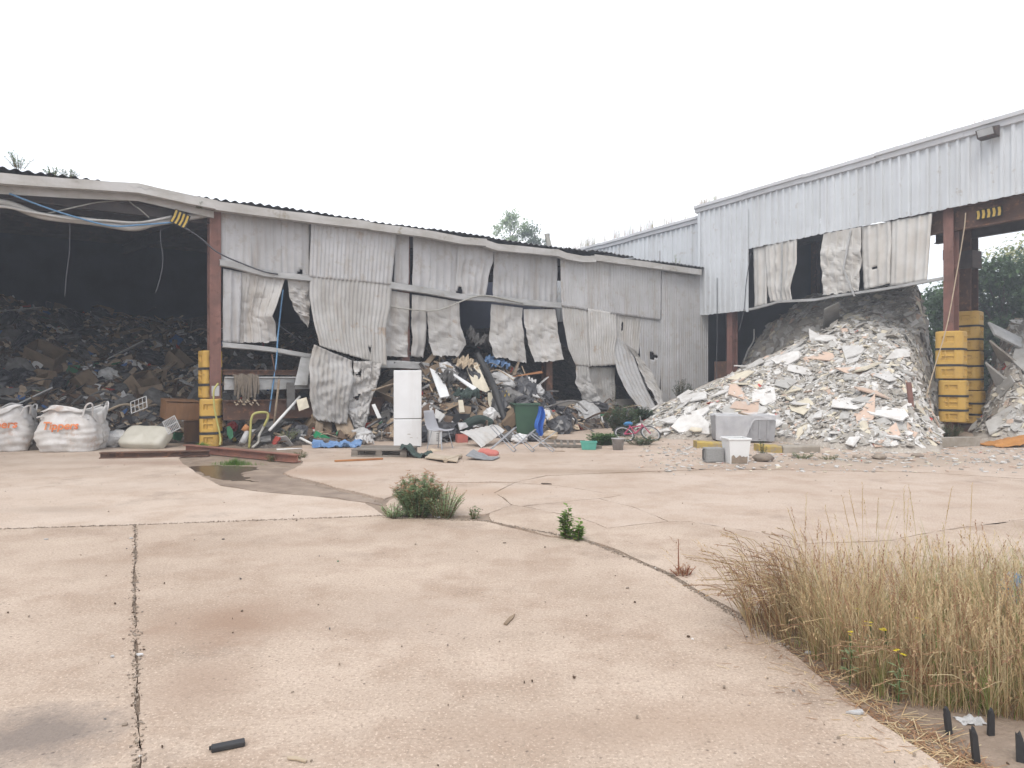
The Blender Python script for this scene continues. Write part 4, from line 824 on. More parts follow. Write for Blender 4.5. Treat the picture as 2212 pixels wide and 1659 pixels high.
# ------------------------------------------------------------------ cream cushion, cabinets, racks
def pillow(w, d, h, seed, sag=.1):
    m = MB(); nu, nv = 40, 14; vs = []; fs = []
    for j in range(nv + 1):
        th = -math.pi / 2 + math.pi * j / nv
        for i in range(nu):
            a = 2 * math.pi * i / nu; c, s_ = math.cos(a), math.sin(a); k = (abs(c) ** 6 + abs(s_) ** 6) ** (-1 / 6)
            rr = abs(math.cos(th)) ** .28; z = math.copysign(abs(math.sin(th)) ** .5, math.sin(th)) * h / 2
            p = Vector((c * k * w / 2 * rr, s_ * k * d / 2 * rr, h / 2 + z)); p.z += (.03 * fbm((p.x * 2, p.y * 2, seed), 1.5, 3)) * (1 if z > 0 else 0) - sag * (p.x / w) ** 2 * 0; p.y += .03 * nz1((p.x * 2, p.z * 3, seed), 1); vs.append(p)
    for j in range(nv):
        for i in range(nu): a, b = j * nu + i, j * nu + (i + 1) % nu; fs.append((a, b, b + nu, a + nu))
    return m.add(vs, fs)
q = pillow(1.08, .62, .30, 3); o = one(q, 'seat_cushion', 'thick cream vinyl seat cushion tipped on edge at the bay entrance', 'cushion', 'cream_vinyl', G(306, 969) + Vector((0, .28, .10)), (R(38), R(3), R(-8)), smooth_=True)
def cabinet(label, o, rz, w, d, h, tilt=(0, 0)):
    t = thing('cabinet', label, 'cabinet', o, rz); t.rotation_euler = (tilt[0], tilt[1], rz)
    for nm, c, s_ in (('side_panel', (-w / 2 + .01, 0, h / 2), (.02, d, h)), ('side_panel', (w / 2 - .01, 0, h / 2), (.02, d, h)), ('top_panel', (0, 0, h + .011), (w + .02, d + .02, .02)), ('base_panel', (0, 0, .01), (w - .042, d, .02)), ('front_panel', (0, -d / 2 + .012, h / 2), (w - .042, .02, h - .045)), ('rear_panel', (0, d / 2 - .012, h / 2), (w - .042, .02, h - .045))):
        MB().box(c, s_).build(nm, 'brown_wood', t, bevel=.004)
    return t
cabinet('brown veneered cabinet lying on the heap above the cream cushion', FL.wp(378, 905, .45) + Vector((0, .2, 0)), R(38), .72, .62, .42, (R(4), R(3)))
cabinet('small brown bedside cabinet beside the foot of the red column', G(412, 957) + Vector((-.02, .3, 0)), R(12), .44, .4, .52)
def wire_rack(label, o, rot, w, h, n):
    t = thing('wire_rack', label, 'wire rack', o, 0, 'white wire racks'); t.rotation_euler = rot
    f = MB()
    for p, q in (((0, 0, 0), (w, 0, 0)), ((w, 0, 0), (w, 0, h)), ((w, 0, h), (0, 0, h)), ((0, 0, h), (0, 0, 0)), ((0, 0, h / 2), (w, 0, h / 2))): f.tube([p, q], .011, 5)
    f.build('frame', 'wire_white', t)
    for i in range(1, n): MB().tube([(w * i / n, 0, 0), (w * i / n, 0, h)], .007, 4).build('wire', 'wire_white', t)
wire_rack('white wire rack leaning on brown cabinet above the cushion', FL.wp(284, 893, .55), (R(-38), R(-22), FL.t - .5), .36, .34, 4)
wire_rack('white wire rack with close bars between cushion and small cabinet', FL.wp(364, 938, -.1), (R(-25), R(-30), FL.t - .4), .28, .34, 8)

# ------------------------------------------------------------------ long steels on the ground
m = MB(); a, b = G(217, 990), G(452, 985); ibeam(m, a + Vector((0, 0, .06)), b + Vector((0, 0, .06)), .16, .12); world_mesh(m, 'steel_beam', 'rust', 'dark rusty steel beam lying along the bay threshold', 'beam')
m = MB(); a, b = G(402, 975), G(643, 999); ibeam(m, a + Vector((0, 0, .075)), b + Vector((0, 0, .075)), .14, .15); world_mesh(m, 'steel_beam', 'red_beam', 'long red painted steel beam lying across weeds before the column', 'beam')
m = MB(); a, b = G(723, 998), G(827, 993); m.bar(a + Vector((0, 0, .02)), b + Vector((0, 0, .02)), .05, .03); world_mesh(m, 'timber_batten', 'orange_wood', 'thin reddish batten lying on concrete left of the pallet', 'batten')

# ------------------------------------------------------------------ left bay overhead: sagging cables, ropes
def wire(name, pts, r, mats, label, cat, n=8, fr=None, group=None):
    P = spline([fr.wp(x, y, d) for x, y, d in pts], n) if fr else spline(pts, n); m = MB().tube(P, r, 6); return world_mesh(m, name, mats, label, cat, group, smooth_=True)
wire('cable_tray', [(-160, 430, .1), (0, 437, .1), (90, 466, .1), (200, 479, .1), (285, 492, .1), (330, 483, .1), (372, 476, .1), (400, 470, .15), (460, 462, .2)], .075, 'gutter', 'thick dusty bent duct sagging across the top of the open bay', 'duct', fr=FL)
wire('cable', [(-160, 440, .0), (0, 446, .0), (60, 457, 0), (150, 472, 0), (230, 477, .0), (300, 481, 0), (372, 468, .0)], .03, 'gutter', 'slack grey cable bundled on the sagging duct', 'cable', fr=FL)
wire('cable', [(20, 418, -.05), (90, 445, -.05), (160, 468, -.05), (240, 488, -.05), (300, 486, -.05), (380, 480, -.05)], .018, 'blue_rope', 'faded blue rope looped over the sagging duct', 'rope', fr=FL)
wire('cable', [(95, 463, .05), (160, 448, .1), (220, 436, .2), (320, 430, .3)], .015, 'grey_hose', 'thin grey cable looping up to the eaves in the open bay', 'cable', fr=FL)
wire('cable', [(386, 483, -.08), (430, 512, -.1), (470, 545, -.1), (520, 568, -.12), (571, 587, -.1), (600, 592, -.05)], .018, 'cable', 'dark cable running from hazard plate down to the sheeting rail', 'cable', fr=FL)
wire('cable', [(272, 428, .2), (290, 444, .2), (302, 452, .1), (322, 470, .1)], .014, 'grey_hose', 'short grey stay under the eaves of the open bay', 'cable', fr=FL)
wire('cable', [(151, 478, .1), (150, 540, .12), (143, 600, .12), (140, 640, .1)], .008, 'cable', 'thin loose wire hanging down inside the dark bay', 'wire', fr=FL)
wire('cable', [(346, 488, .1), (347, 520, .12), (352, 560, .1), (346, 600, .1), (336, 632, .1)], .010, 'cable', 'curling loose wire hanging near the hazard plate', 'wire', fr=FL)
wire('cable', [(838, 660, -.02), (874, 667, -.05), (930, 671, -.08), (960, 666, -.08), (994, 652, -.08), (1030, 640, -.08), (1060, 640, -.08), (1130, 655, -.06)], .02, 'grey_hose', 'slack grey cable draped across the middle sheeting rail', 'cable', fr=FL)
wire('rope', [(611, 626, .05), (606, 670, .02), (600, 730, 0), (597, 780, -.05), (590, 830, -.1), (582, 890, -.2)], .02, 'blue_rope', 'straight pale blue rope hanging beside the torn sheet', 'rope', fr=FL)
wire('cable', [(586, 690, .3), (640, 730, .3), (680, 760, .35)], .012, 'cable', 'dark wire slanting behind the hanging blue rope', 'wire', fr=FL)
wire('garden_hose', [(471, 828, -.5), (462, 845, -.55), (463, 880, -.6), (470, 915, -.65), (476, 945, -.7), (475, 962, -.8)], .022, 'hose', 'yellow green hose running down the lower column guard', 'hose', fr=FL)
wire('garden_hose', [(538, 968, -1.0), (541, 930, -1.0), (543, 905, -1.0), (551, 893, -1.0), (574, 891, -.95), (579, 900, -.95), (570, 921, -.95)], .028, 'hose', 'arched yellow hose standing among the weeds', 'hose', fr=FL)
wire('grey_hose', [(577, 893, -.92), (578, 905, -.92), (568, 925, -.92), (560, 940, -1.0), (558, 955, -1.0), (545, 967, -1.1)], .03, 'grey_hose', 'loop of pale grey hose beside the arched yellow hose', 'hose', fr=FL)
wire('cable', [(1549, 600, -.06), (1549, 700, -.06), (1548, 820, -.1), (1549, 905, -.2)], .012, 'cable', 'thin dark cable hanging straight down from the tall shed corner', 'cable', fr=FR)
wire('cable', [(1622, 545, -.08), (1612, 610, -.1), (1607, 670, -.1), (1596, 715, -.1)], .012, 'cable', 'thin dark cable trailing off the cover strip on tall shed', 'cable', fr=FR)
wire('rope', [(2086, 460, -.06), (2082, 500, -.15), (2065, 600, -.3), (2045, 705, -.75), (2020, 790, -1.2), (2000, 860, -1.8)], .014, 'waste_tan', 'tan rope slanting from the lintel past the yellow guards', 'rope', fr=FR)

# ------------------------------------------------------------------ clutter at the first bay
def px_panel(name, label, cat, mats, pts, off, fr=FL, group=None, **kw):     # flat panel through measured corners (x, y, depth)
    P = [fr.wp(x, y, d) for x, y, d in pts]; m = MB(); nn = (P[1] - P[0]).cross(P[2] - P[0]).normalized() * off; m.prism(P, nn); return world_mesh(m, name, mats, label, cat, group, **kw)
px_panel('panel', 'pale grey flat panel leaning behind the crumpled sheet', 'panel', 'galv', [(652, 764, .0), (672, 764, .0), (664, 832, -.25), (636, 832, -.25)], .03)
px_panel('panel', 'dark grey upright board at end of the channel rail', 'board', 'waste_grey', [(620, 826, -.2), (637, 826, -.2), (637, 885, -.25), (620, 885, -.25)], .03)
def pole(name, label, cat, mats, a, b, r, fr=FL, seg=8): m = MB().tube([fr.wp(*a), fr.wp(*b)], r, seg); return world_mesh(m, name, mats, label, cat, smooth_=True)
pole('pole', 'white painted pole leaning at a slant over the weeds', 'pole', 'white_paint', (648, 857, -.3), (582, 930, -1.1), .032)
pole('stake', 'thin brown wooden stake leaning beside the white pole', 'stake', 'plank', (603, 820, -.3), (591, 925, -.7), .028, seg=5)
pole('pipe', 'short white plastic pipe lying beside the green box', 'pipe', 'white_paint', (648, 946, -1.0), (676, 960, -1.3), .03)
pole('pipe', 'long white pipe on the ground before the weeds', 'pipe', 'white_paint', (598, 972, -1.6), (668, 970, -1.6), .03)
pole('iron_bar', 'bent dark iron bar hanging down from the sheeting rail', 'bar', 'rust', (587, 765, .0), (596, 812, -.1), .015)
m = MB()
for i in range(16):
    x = 508 + i * 3.2; p = FL.hit(x, 813 + 2 * math.sin(i), -.14); q = FL.hit(x + 3 * math.sin(i * 1.7), 866 + 7 * math.sin(i * 1.1) - abs(i - 8) * 1.5, -.2 - .03 * (i % 3)); m.tube([FL.w(p.x, .02, p.z + .02), FL.w(p.x, p.y, p.z + .03), FL.w((p.x + q.x) / 2 + .02 * math.sin(i), -.22, (p.z + q.z) / 2), FL.w(q.x, q.y, q.z)], .03, 5)
world_mesh(m, 'strap_bundle', 'rag', 'bundle of dusty brown straps hung over the rail near the column', 'straps')
m = MB()
for i in range(18): q = FL.wp(506 + i * 3, 868 + 5 * math.sin(i * 1.2), -.26); m.tube([q, q + Vector((.03, 0, -.03))], .018, 5)
world_mesh(m, 'brass_hooks', 'waste_tan', 'row of brass coloured hooks on the ends of the hung straps', 'hooks')
px_panel('card_piece', 'torn cream card hanging under the leaning pole', 'cardboard', 'board_cream', [(640, 864, -.5), (662, 858, -.5), (668, 880, -.55), (646, 888, -.6)], .015)
one(blob(.13, .11, .12, 51, .25), 'rag_ball', 'small crumpled red rag at the foot of the column guard', 'rag', 'red_plastic', G(484, 958) + Vector((0, .5, .25)))
px_panel('bin_lid', 'round leafy green plastic lid stuck by the red rag', 'lid', 'waste_green', [(490, 922, -.55), (497, 920, -.55), (503, 930, -.55), (504, 944, -.6), (497, 950, -.6), (491, 940, -.6)], .02)
m = MB(); a, b = FL.wp(535, 932, -.9), FL.wp(523, 958, -1.0); m.tube([a, b], [.06, .075], 12); world_mesh(m, 'bottle', 'waste_white', 'white plastic bottle lying slanted by the hose', 'bottle', smooth_=True)
m = MB().tube([FL.wp(526, 922, -.85), FL.wp(538, 930, -.9)], [.085, .07], 12); world_mesh(m, 'flower_pot', 'orange_wood', 'tipped orange plastic pot behind the white bottle', 'pot', smooth_=True)
for i, (x, y, r) in enumerate(((496, 958, .05), (507, 955, .045), (493, 950, .04))): one(blob(r, r, r, i + 70, .1), 'fruit', 'small yellow ball among rubble below the rusty crash beam', 'ball', 'waste_yellow', G(x, y) + Vector((0, .3, .02)), group='yellow balls in the rubble', smooth_=True)
# green box, blue tarpaulin, white bag
m = MB(); m.box((0, 0, .13), (.36, .26, .2), (0, R(28), R(12))); one(m, 'box', 'tilted green plastic box lying beside the blue tarpaulin', 'box', 'green_box', G(690, 958) + Vector((0, .1, .0)), R(15), bevel=.01)
one(cloth(1.05, .5, 5, .16, 5, 22, .25), 'tarpaulin', 'crumpled blue tarpaulin lying at the foot of the crumpled sheets', 'tarpaulin', 'blue_tarp', G(728, 966), R(4))
one(cloth(.4, .36, 15, .22, 4, 14, .3), 'plastic_bag', 'torn white plastic bag lying left of the fridge', 'plastic bag', 'waste_white', G(786, 960), R(30))
one(blob(.26, .2, .15, 16, .35, 2.6), 'plastic_bag', 'puffed white plastic bag against rubble left of the fridge', 'plastic bag', 'waste_white', G(778, 956) + Vector((0, .25, .02)))

# ------------------------------------------------------------------ fridge freezer
yf = G(875, 966).y; fw = .63; fh = 1.76; o = G(878, 966) + Vector((-.02, .28, 0))
fr_ = thing('fridge_freezer', 'tall white fridge freezer standing on the yard by the pallet', 'fridge', o, R(9.5))
MB().box((0, .03, fh / 2), (fw, .56, fh)).build('body', 'enamel', fr_, bevel=.012)
d1 = MB().box((0, -.285, fh * .685), (fw, .06, fh * .625)).build('door', 'enamel', fr_, bevel=.014)
d2 = MB().box((0, -.285, fh * .187), (fw, .06, fh * .355)).build('door', 'enamel', fr_, bevel=.014)
MB().box((0, -.262, fh * .368), (fw - .03, .03, .016)).build('door_gap', 'rubber', fr_)
MB().box((0, -.318, .012), (fw - .06, .01, .02)).build('kick_plate', 'rubber', fr_)
MB().box((.03, -.3165, .30), (.07, .003, .012)).box((.08, -.3165, .22), (.06, .003, .008)).box((.22, -.3165, .21), (.03, .003, .008)).build('scuff', 'dirt_crust', d2)

# ------------------------------------------------------------------ pallet with cloth
def pallet(label, o, rz, w=1.15, d=.9):
    t = thing('pallet', label, 'pallet', o, rz)
    for i in range(7): MB().box((0, -d / 2 + .05 + i * (d - .1) / 6, .135), (w, .095, .02), (0, 0, R(.6 * math.sin(i * 3)))).build('deck_board', 'grey_wood', t)
    for j in range(3):
        for x in (-w / 2 + .07, 0, w / 2 - .07): MB().box((x, -d / 2 + .05 + j * (d - .1) / 2, .0725), (.13, .095, .08)).build('block', 'grey_wood', t)
    for y in (-d / 2 + .05, 0, d / 2 - .05): MB().box((0, y, .0165), (w, .095, .03)).build('base_board', 'grey_wood', t)
    for x in (-w / 2 + .07, 0, w / 2 - .07): MB().box((x, 0, .1185), (.1, d, .012)).build('stringer', 'grey_wood', t)
    return t
pallet('grey weathered wooden pallet lying in front of the fridge', G(830, 983) + Vector((0, .1, 0)), R(-6))
pb = G(893, 990)
def drape(u, v):
    x = (u - .5) * .62; y = (v - .5) * .55; on = smooth(.02, -.16, x); z = .16 * on + .015 + .09 * max(0, .25 + fbm((u * 4, v * 3, 2), 1, 3)); return (x, y - .12 * smooth(.5, 0, v) * (u), z)
one(MB().grid(drape, 22, 18), 'cloth', 'dark green cloth slumped over the end of the pallet', 'cloth', 'green_cloth', G(898, 987) + Vector((0, .1, 0)), 0, smooth_=True)
px_panel('carpet_piece', 'brown folded carpet piece propped behind the flat board', 'carpet', 'waste_tan', [(922, 985, -4.2), (930, 968, -3.9), (962, 972, -3.9), (978, 986, -4.3)], .03)
m = MB(); P = [G(918, 992), G(958, 1000), G(988, 1001), G(992, 991), G(960, 989), G(930, 986)]; m.prism([p + Vector((0, 0, .02 + .03 * (i % 2))) for i, p in enumerate(P)], (0, 0, .02)); world_mesh(m, 'carpet_piece', 'beige_carpet', 'flat curled beige carpet piece on concrete by the pallet', 'carpet')
m = MB().tube([G(962, 1000) + Vector((0, 0, .05)), G(994, 992) + Vector((0, .1, .05))], .045, 10); world_mesh(m, 'carpet_roll', 'beige_carpet', 'thin rolled edge of beige carpet beside the flat piece', 'carpet roll')
def curl(u, v): x = (u - .5) * .55; y = (v - .5) * .5; z = .02 + .22 * max(0, (.75 - u)) ** 1.5 * (.5 + .5 * v) + .02 * nz1((u * 4, v * 4, 1)); return (x, y, z)
one(MB().grid(curl, 18, 14), 'carpet_piece', 'grey curled carpet offcut in front of the red cushion', 'carpet', 'grey_carpet', G(1043, 993) + Vector((0, .1, 0)), R(-14), solid=.012)
one(pillow(.42, .3, .1, 9), 'cushion', 'salmon red cushion lying behind the grey carpet offcut', 'cushion', 'salmon', G(1054, 984) + Vector((0, .1, 0)), (R(6), R(8), R(-10)), smooth_=True)

# ------------------------------------------------------------------ chair, box, crate by the fridge
ch = thing('plastic_chair', 'grey moulded plastic chair on thin metal legs beside the fridge', 'chair', G(948, 972) + Vector((0, .25, 0)), R(62))
def shell(u, v):   # v 0..1 from front lip over seat up the back
    x = (u - .5) * .46 * (1 - .18 * smooth(.6, 1, v)); t = v * 2
    if t < 1: y = -.22 + .40 * t; z = .43 - .035 * math.sin(math.pi * t) - .02 * smooth(.25, 0, t)
    else: q = t - 1; y = .18 + .06 * math.sin(q * 1.6) + .10 * q; z = .43 + .42 * q ** 1.15
    return (x, y + .03 * (abs(u - .5) * 2) ** 2 * -smooth(.5, 1, v), z + .05 * (abs(u - .5) * 2) ** 3 * (1 - v) * .6)
MB().grid(shell, 14, 22).build('seat_shell', 'chair_grey', ch, True, solid=.012)
for sx in (-1, 1):
    for sy in (-1, 1): MB().tube([(sx * .15, sy * .12, .41), (sx * .22, sy * .2 , 0)], .011, 6).build('leg', 'steel_tube', ch)
t = thing('appliance_box', 'white boxed appliance with row of vents beside the fridge', 'appliance', G(937, 961) + Vector((.0, .2, 0)), R(14))
MB().box((0, 0, .17), (.32, .26, .34)).build('case', 'white_paint', t, bevel=.012)
for i in range(5): MB().box((.06, -.132, .09 + i * .045), (.07, .006, .018)).build('vent_slot', 'waste_grey', t)
m = MB()
for c, s_ in (((0, 0, .01), (.26, .2, .02)), ((-.125, 0, .1), (.012, .2, .2)), ((.125, 0, .1), (.012, .2, .2)), ((0, -.095, .1), (.26, .012, .2)), ((0, .095, .1), (.26, .012, .2))): m.box(c, s_)
one(m, 'crate', 'small red plastic tub lying behind the grey chair', 'tub', 'salmon', G(996, 957) + Vector((0, .2, 0)), R(20))
# loose boards leaning on the central waste heap
px_panel('board', 'long white shelf board leaning on rubbish right of the fridge', 'board', 'enamel', [(928, 793, -.3), (950, 795, -.3), (971, 855, -1.2), (951, 859, -1.2)], .025)
px_panel('board', 'narrow white board slanting across the rubbish heap', 'board', 'enamel', [(976, 808, -.5), (983, 808, -.5), (1036, 841, -1.1), (1024, 844, -1.1)], .025)
px_panel('panel', 'beige hardboard panel standing tilted in the rubbish heap', 'panel', 'board_cream', [(1008, 795, -.4), (1030, 782, -.3), (1058, 843, -1.0), (1050, 847, -1.05), (1024, 837, -1.0)], .02)
px_panel('panel', 'grey panel tilted upward behind the black drainpipe', 'panel', 'board_grey', [(1068, 821, -.4), (1082, 840, -.7), (1114, 817, -.5), (1078, 799, -.2)], .02)
px_panel('board', 'orange brown timber board jutting out above the green bin', 'board', 'orange_wood', [(1108, 813, -.7), (1170, 801, -.5), (1173, 806, -.5), (1110, 813.8, -.7)], .05)
px_panel('board', 'short raw timber offcut pointing up above the green bin', 'board', 'plank', [(1108, 810, -.5), (1119, 782, -.4), (1123, 782, -.4), (1114, 810, -.5)], .04)
px_panel('board', 'short cream slat hanging in the middle of the rubbish heap', 'board', 'board_cream', [(990, 864, -1.7), (1000, 864, -1.7), (1004, 890, -1.9), (993, 891, -1.9)], .02)
px_panel('board', 'rounded cream slat standing on end near the drainpipe', 'board', 'board_cream', [(1054, 848, -1.1), (1062, 848, -1.1), (1069, 880, -1.3), (1061, 886, -1.3), (1055, 870, -1.2)], .02)
px_panel('board', 'white strip of board bent over the crash beam left of the fridge', 'board', 'white_paint', [(803, 874, -.6), (810, 872, -.6), (824, 902, -.8), (816, 904, -.8)], .015)
m = MB().tube(spline([FL.wp(1030, 764, -.1), FL.wp(1050, 800, -.5), FL.wp(1070, 845, -1.2), FL.wp(1100, 935, -2.0)], 6), .095, 12); world_mesh(m, 'drainpipe', 'black_plastic', 'long black corrugated drainpipe slanting down the rubbish heap', 'pipe', smooth_=True)
def cl(name, label, mats, x, y, d, w, h, seed, amp=.3, rz=0): return one(cloth(w * .8, h * .8, seed, amp, 4, 18, .3), name, label, 'cloth', mats, FL.wp(x, y, d), (R(28), 0, FL.t + rz), smooth_=True)
cl('cloth', 'crumpled dark green cloth over the rubbish behind the chair', 'green_cloth', 1008, 858, -1.3, .9, .5, 3)
cl('cloth', 'crumpled grey plastic sheeting hanging beside the white shelf board', 'waste_grey', 962, 820, -.6, .5, .8, 4)
cl('cloth', 'bundle of greyish beige fabric under the torn sheets', 'waste_tan', 1003, 790, -.2, .7, .7, 6)
cl('cloth', 'drooping dusty tarpaulin in the gap between torn sheets', 'waste_grey', 1034, 742, .4, .9, .6, 7, .4)
cl('cloth', 'crumpled blue plastic sheeting behind the drainpipe', 'blue_tarp', 1072, 790, .1, .8, .6, 8)
cl('plastic_bag', 'yellow plastic bag caught beside the drainpipe', 'waste_yellow', 1086, 862, -1.2, .2, .4, 9, .2)
cl('plastic_bag', 'pale blue plastic bag hanging over the green bin', 'waste_white', 1140, 828, -.6, .3, .6, 10, .25)
# black moulded crate behind the chair
m = MB()
for c, s_ in (((0, .22, .3), (.9, .03, .6)), ((0, -.22, .2), (.9, .03, .4)), ((-.44, 0, .25), (.03, .44, .5)), ((.44, 0, .25), (.03, .44, .5)), ((0, 0, .02), (.9, .44, .04)), ((0, -.2, .39), (.96, .08, .04))): m.box(c, s_)
one(m, 'crate', 'black plastic crate full of scrap behind the grey chair', 'crate', 'black_plastic', FL.w(5.35, -1.9, .05), FL.t - .4)
# bent sheet on the ground
def bent(u, v):
    c = [at(993, 933, 16.3), at(1062, 918, 16.9), at(1090, 931, 16.7), at(1040, 967.5, 15.75)]; p = c[0] * (1 - u) * (1 - v) + c[1] * u * (1 - v) + c[2] * u * v + c[3] * (1 - u) * v
    return p + Vector((0, -.06 * math.sin(u * 3) , .05 * math.sin(v * 3.1) + .008 * math.sin(u * 40)))
world_mesh(MB().grid(bent, 40, 14), 'metal_sheet', 'clad_dusty', 'bent pale metal sheet propped on the ground behind the clothes airer', 'metal sheet', solid=.006)
m = MB(); m.tube(spline([FL.wp(998, 925, -2.4), FL.wp(1015, 912, -2.3), FL.wp(1040, 906, -2.2), FL.wp(1062, 916, -2.3)], 5), [.12] * 15 + [.1], 10); world_mesh(m, 'carpet_roll', 'green_cloth', 'rolled dark carpet lying on top of the bent metal sheet', 'carpet roll')
px_panel('panel', 'white polystyrene sheet corner left of the dark carpet roll', 'panel', 'waste_white', [(990, 913, -2.5), (1006, 913, -2.5), (1012, 922, -2.5), (994, 929, -2.6)], .04)
# folding clothes airer: three pairs of crossed hoops
ai = thing('clothes_airer', 'collapsed metal clothes airer of crossed hoops before the green bin', 'clothes airer', G(1128, 977), 0); ao = G(1128, 977)
for (a, b) in (((1110, 925), (1059, 970)), ((1059, 921), (1109, 976)), ((1153, 930), (1108, 967)), ((1106, 935), (1150, 977)), ((1196, 936), (1150, 969)), ((1146, 939), (1194, 977))):
    Y = ao.y; p, q = at(a[0], a[1], Y) - ao, at(b[0], b[1], Y) - ao; q.z = max(.012, q.z); e = Vector((.06, .35, .0)); MB().tube([p, q, q + e, p + e, p], .011, 6).build('hoop', 'steel_tube', ai)
# green wheeled bin with rubbish
bo = G(1134, 944) + Vector((0, .3, 0)); wb = thing('wheeled_bin', 'open dark green wheeled bin overflowing with rubbish below the torn sheets', 'bin', bo, R(8))
def binside(w0, d0, w1, d1, z0, z1, th=.02):
    m = MB(); r0 = [(-w0, -d0), (w0, -d0), (w0, d0), (-w0, d0)]; r1 = [(-w1, -d1), (w1, -d1), (w1, d1), (-w1, d1)]
    vs = [(x, y, z0) for x, y in r0] + [(x, y, z1) for x, y in r1] + [(x - math.copysign(th, x), y - math.copysign(th, y), z1) for x, y in r1] + [(x - math.copysign(th, x), y - math.copysign(th, y), z0 + th) for x, y in r0]
    fs = [(3, 2, 1, 0)] + [(i, (i + 1) % 4, 4 + (i + 1) % 4, 4 + i) for i in range(4)] + [(4 + i, 4 + (i + 1) % 4, 8 + (i + 1) % 4, 8 + i) for i in range(4)] + [(8 + i, 8 + (i + 1) % 4, 12 + (i + 1) % 4, 12 + i) for i in range(4)] + [(12, 13, 14, 15)]
    return m.add(vs, fs)
binside(.25, .26, .33, .34, .06, .88).build('tub', 'green_bin', wb, bevel=.01)
m = MB(); 
for c, s_ in (((0, -.345, .88), (.74, .05, .05)), ((0, .345, .88), (.74, .05, .05)), ((-.345, 0, .88), (.05, .64, .05)), ((.345, 0, .88), (.05, .64, .05))): m.box(c, s_)
m.build('rim', 'green_bin', wb, bevel=.008)
for sx in (-1, 1): MB().tube([(sx * .2, .26, .1), (sx * .27, .26, .1)], .1, 14).build('wheel', 'rubber', wb)
one(blob(.27, .25, .16, 90, .3), 'rubbish_bag', 'dark rubbish bag heaped in the top of the green bin', 'rubbish bag', 'waste_black', bo + Vector((-.02, 0, .78)))
for i, (x, y, mt, lb) in enumerate(((1098, 955, 'waste_grey', 'limp grey sack slumped against the left of the green bin'), (1122, 958, 'waste_white', 'small white bag at the foot of the green bin'), (1150, 954, 'waste_black', 'black bag squashed behind the airer legs by the bin'), (1190, 950, 'waste_tan', 'tan sack between green bin and brown column'))):
    one(blob(.2, .16, .12, 120 + i, .32, 2.6), 'rubbish_bag', lb, 'rubbish bag', mt, G(x, y) + Vector((0, .1, -.02)), i * .8)
px_panel('cardboard_piece', 'torn cardboard flap sticking out of the green bin', 'cardboard', 'waste_tan', [(1094, 880, -1.7), (1108, 872, -1.6), (1125, 877, -1.7), (1110, 884, -1.8)], .012)
def hang(u, v): 
    w = .05 + .085 * math.sin(v * 2.6) * (1 - .3 * v); return ((u - .5) * 2 * w + .03 * math.sin(v * 7), .06 * math.sin(u * 11 + v * 3) , .78 * (1 - v))
one(MB().grid(hang, 16, 22), 'plastic_bag', 'bright blue plastic bag hanging down the side of the green bin', 'plastic bag', 'blue_bag', G(1168, 948) + Vector((.0, .25, .05)), R(10), smooth_=True)
# crossed timber, angle irons on the ground to the right of the airer
m = MB()
for a, b in (((1162, 955), (1264, 957)), ((1165, 965), (1300, 969))): m.bar(G(*a) + Vector((0, 0, .04)), G(*b) + Vector((0, 0, .04)), .07, .06)
for x in (1198, 1212, 1226, 1240): m.bar(G(x, 956) + Vector((0, 0, .04)), G(x + 2, 968) + Vector((0, 0, .04)), .05, .04)
world_mesh(m, 'ladder_frame', 'grey_wood', 'low grey frame like a short ladder lying before the column', 'frame')
px_panel('stake', 'orange timber stake leaning beside the brown column', 'stake', 'orange_wood', [(1194, 925, -1.6), (1199, 922, -1.6), (1215, 952, -1.9), (1209, 954, -1.9)], .03)
px_panel('board', 'curved whitish board lying on rubble right of the column', 'board', 'board_white', [(1218, 925, -1.2), (1230, 914, -1.0), (1246, 917, -1.0), (1246, 926, -1.2), (1232, 932, -1.3)], .02)
# teal tub, grey bucket
def tub(name, label, cat, mats, o, w0, d0, w1, d1, h, rz=0): t = thing(name, label, cat, o, rz); binside(w0, d0, w1, d1, 0, h, .008).build('body', mats, t, bevel=.006); m = MB(); e = .02; [m.box(c, s_) for c, s_ in (((0, -d1, h), (w1 * 2 + e, e, e)), ((0, d1, h), (w1 * 2 + e, e, e)), ((-w1, 0, h), (e, d1 * 2 - e, e)), ((w1, 0, h), (e, d1 * 2 - e, e)))]; m.build('rim', mats, t); return t
tub('plastic_tub', 'shallow teal plastic tub on concrete left of the grey bucket', 'tub', 'teal', G(1273, 972) + Vector((0, .12, 0)), .15, .11, .175, .13, .17, R(-5))
def bucket(label, o, r0, r1, h, mats, sq=0):
    t = thing('bucket', label, 'bucket', o, 0); MB().lathe([(r0, 0), (r1, h), (r1 + .012, h), (r1 + .012, h + .015), (r1 - .012, h + .015), (r0 - .012, .02), (0.001, .02)], 24).build('body', mats, t, True)
    MB().tube([(r1 * math.cos(a), r1 * math.sin(a) * .25 - r1 * .97, h - .02 - .12 * math.sin(a)) for a in [math.pi * i / 10 for i in range(11)]], .005, 5).build('handle', 'steel_tube', t); return t
bucket('grey rubber bucket on concrete in front of the bicycle', G(1337, 973) + Vector((0, .14, 0)), .11, .14, .24, 'grey_bucket')

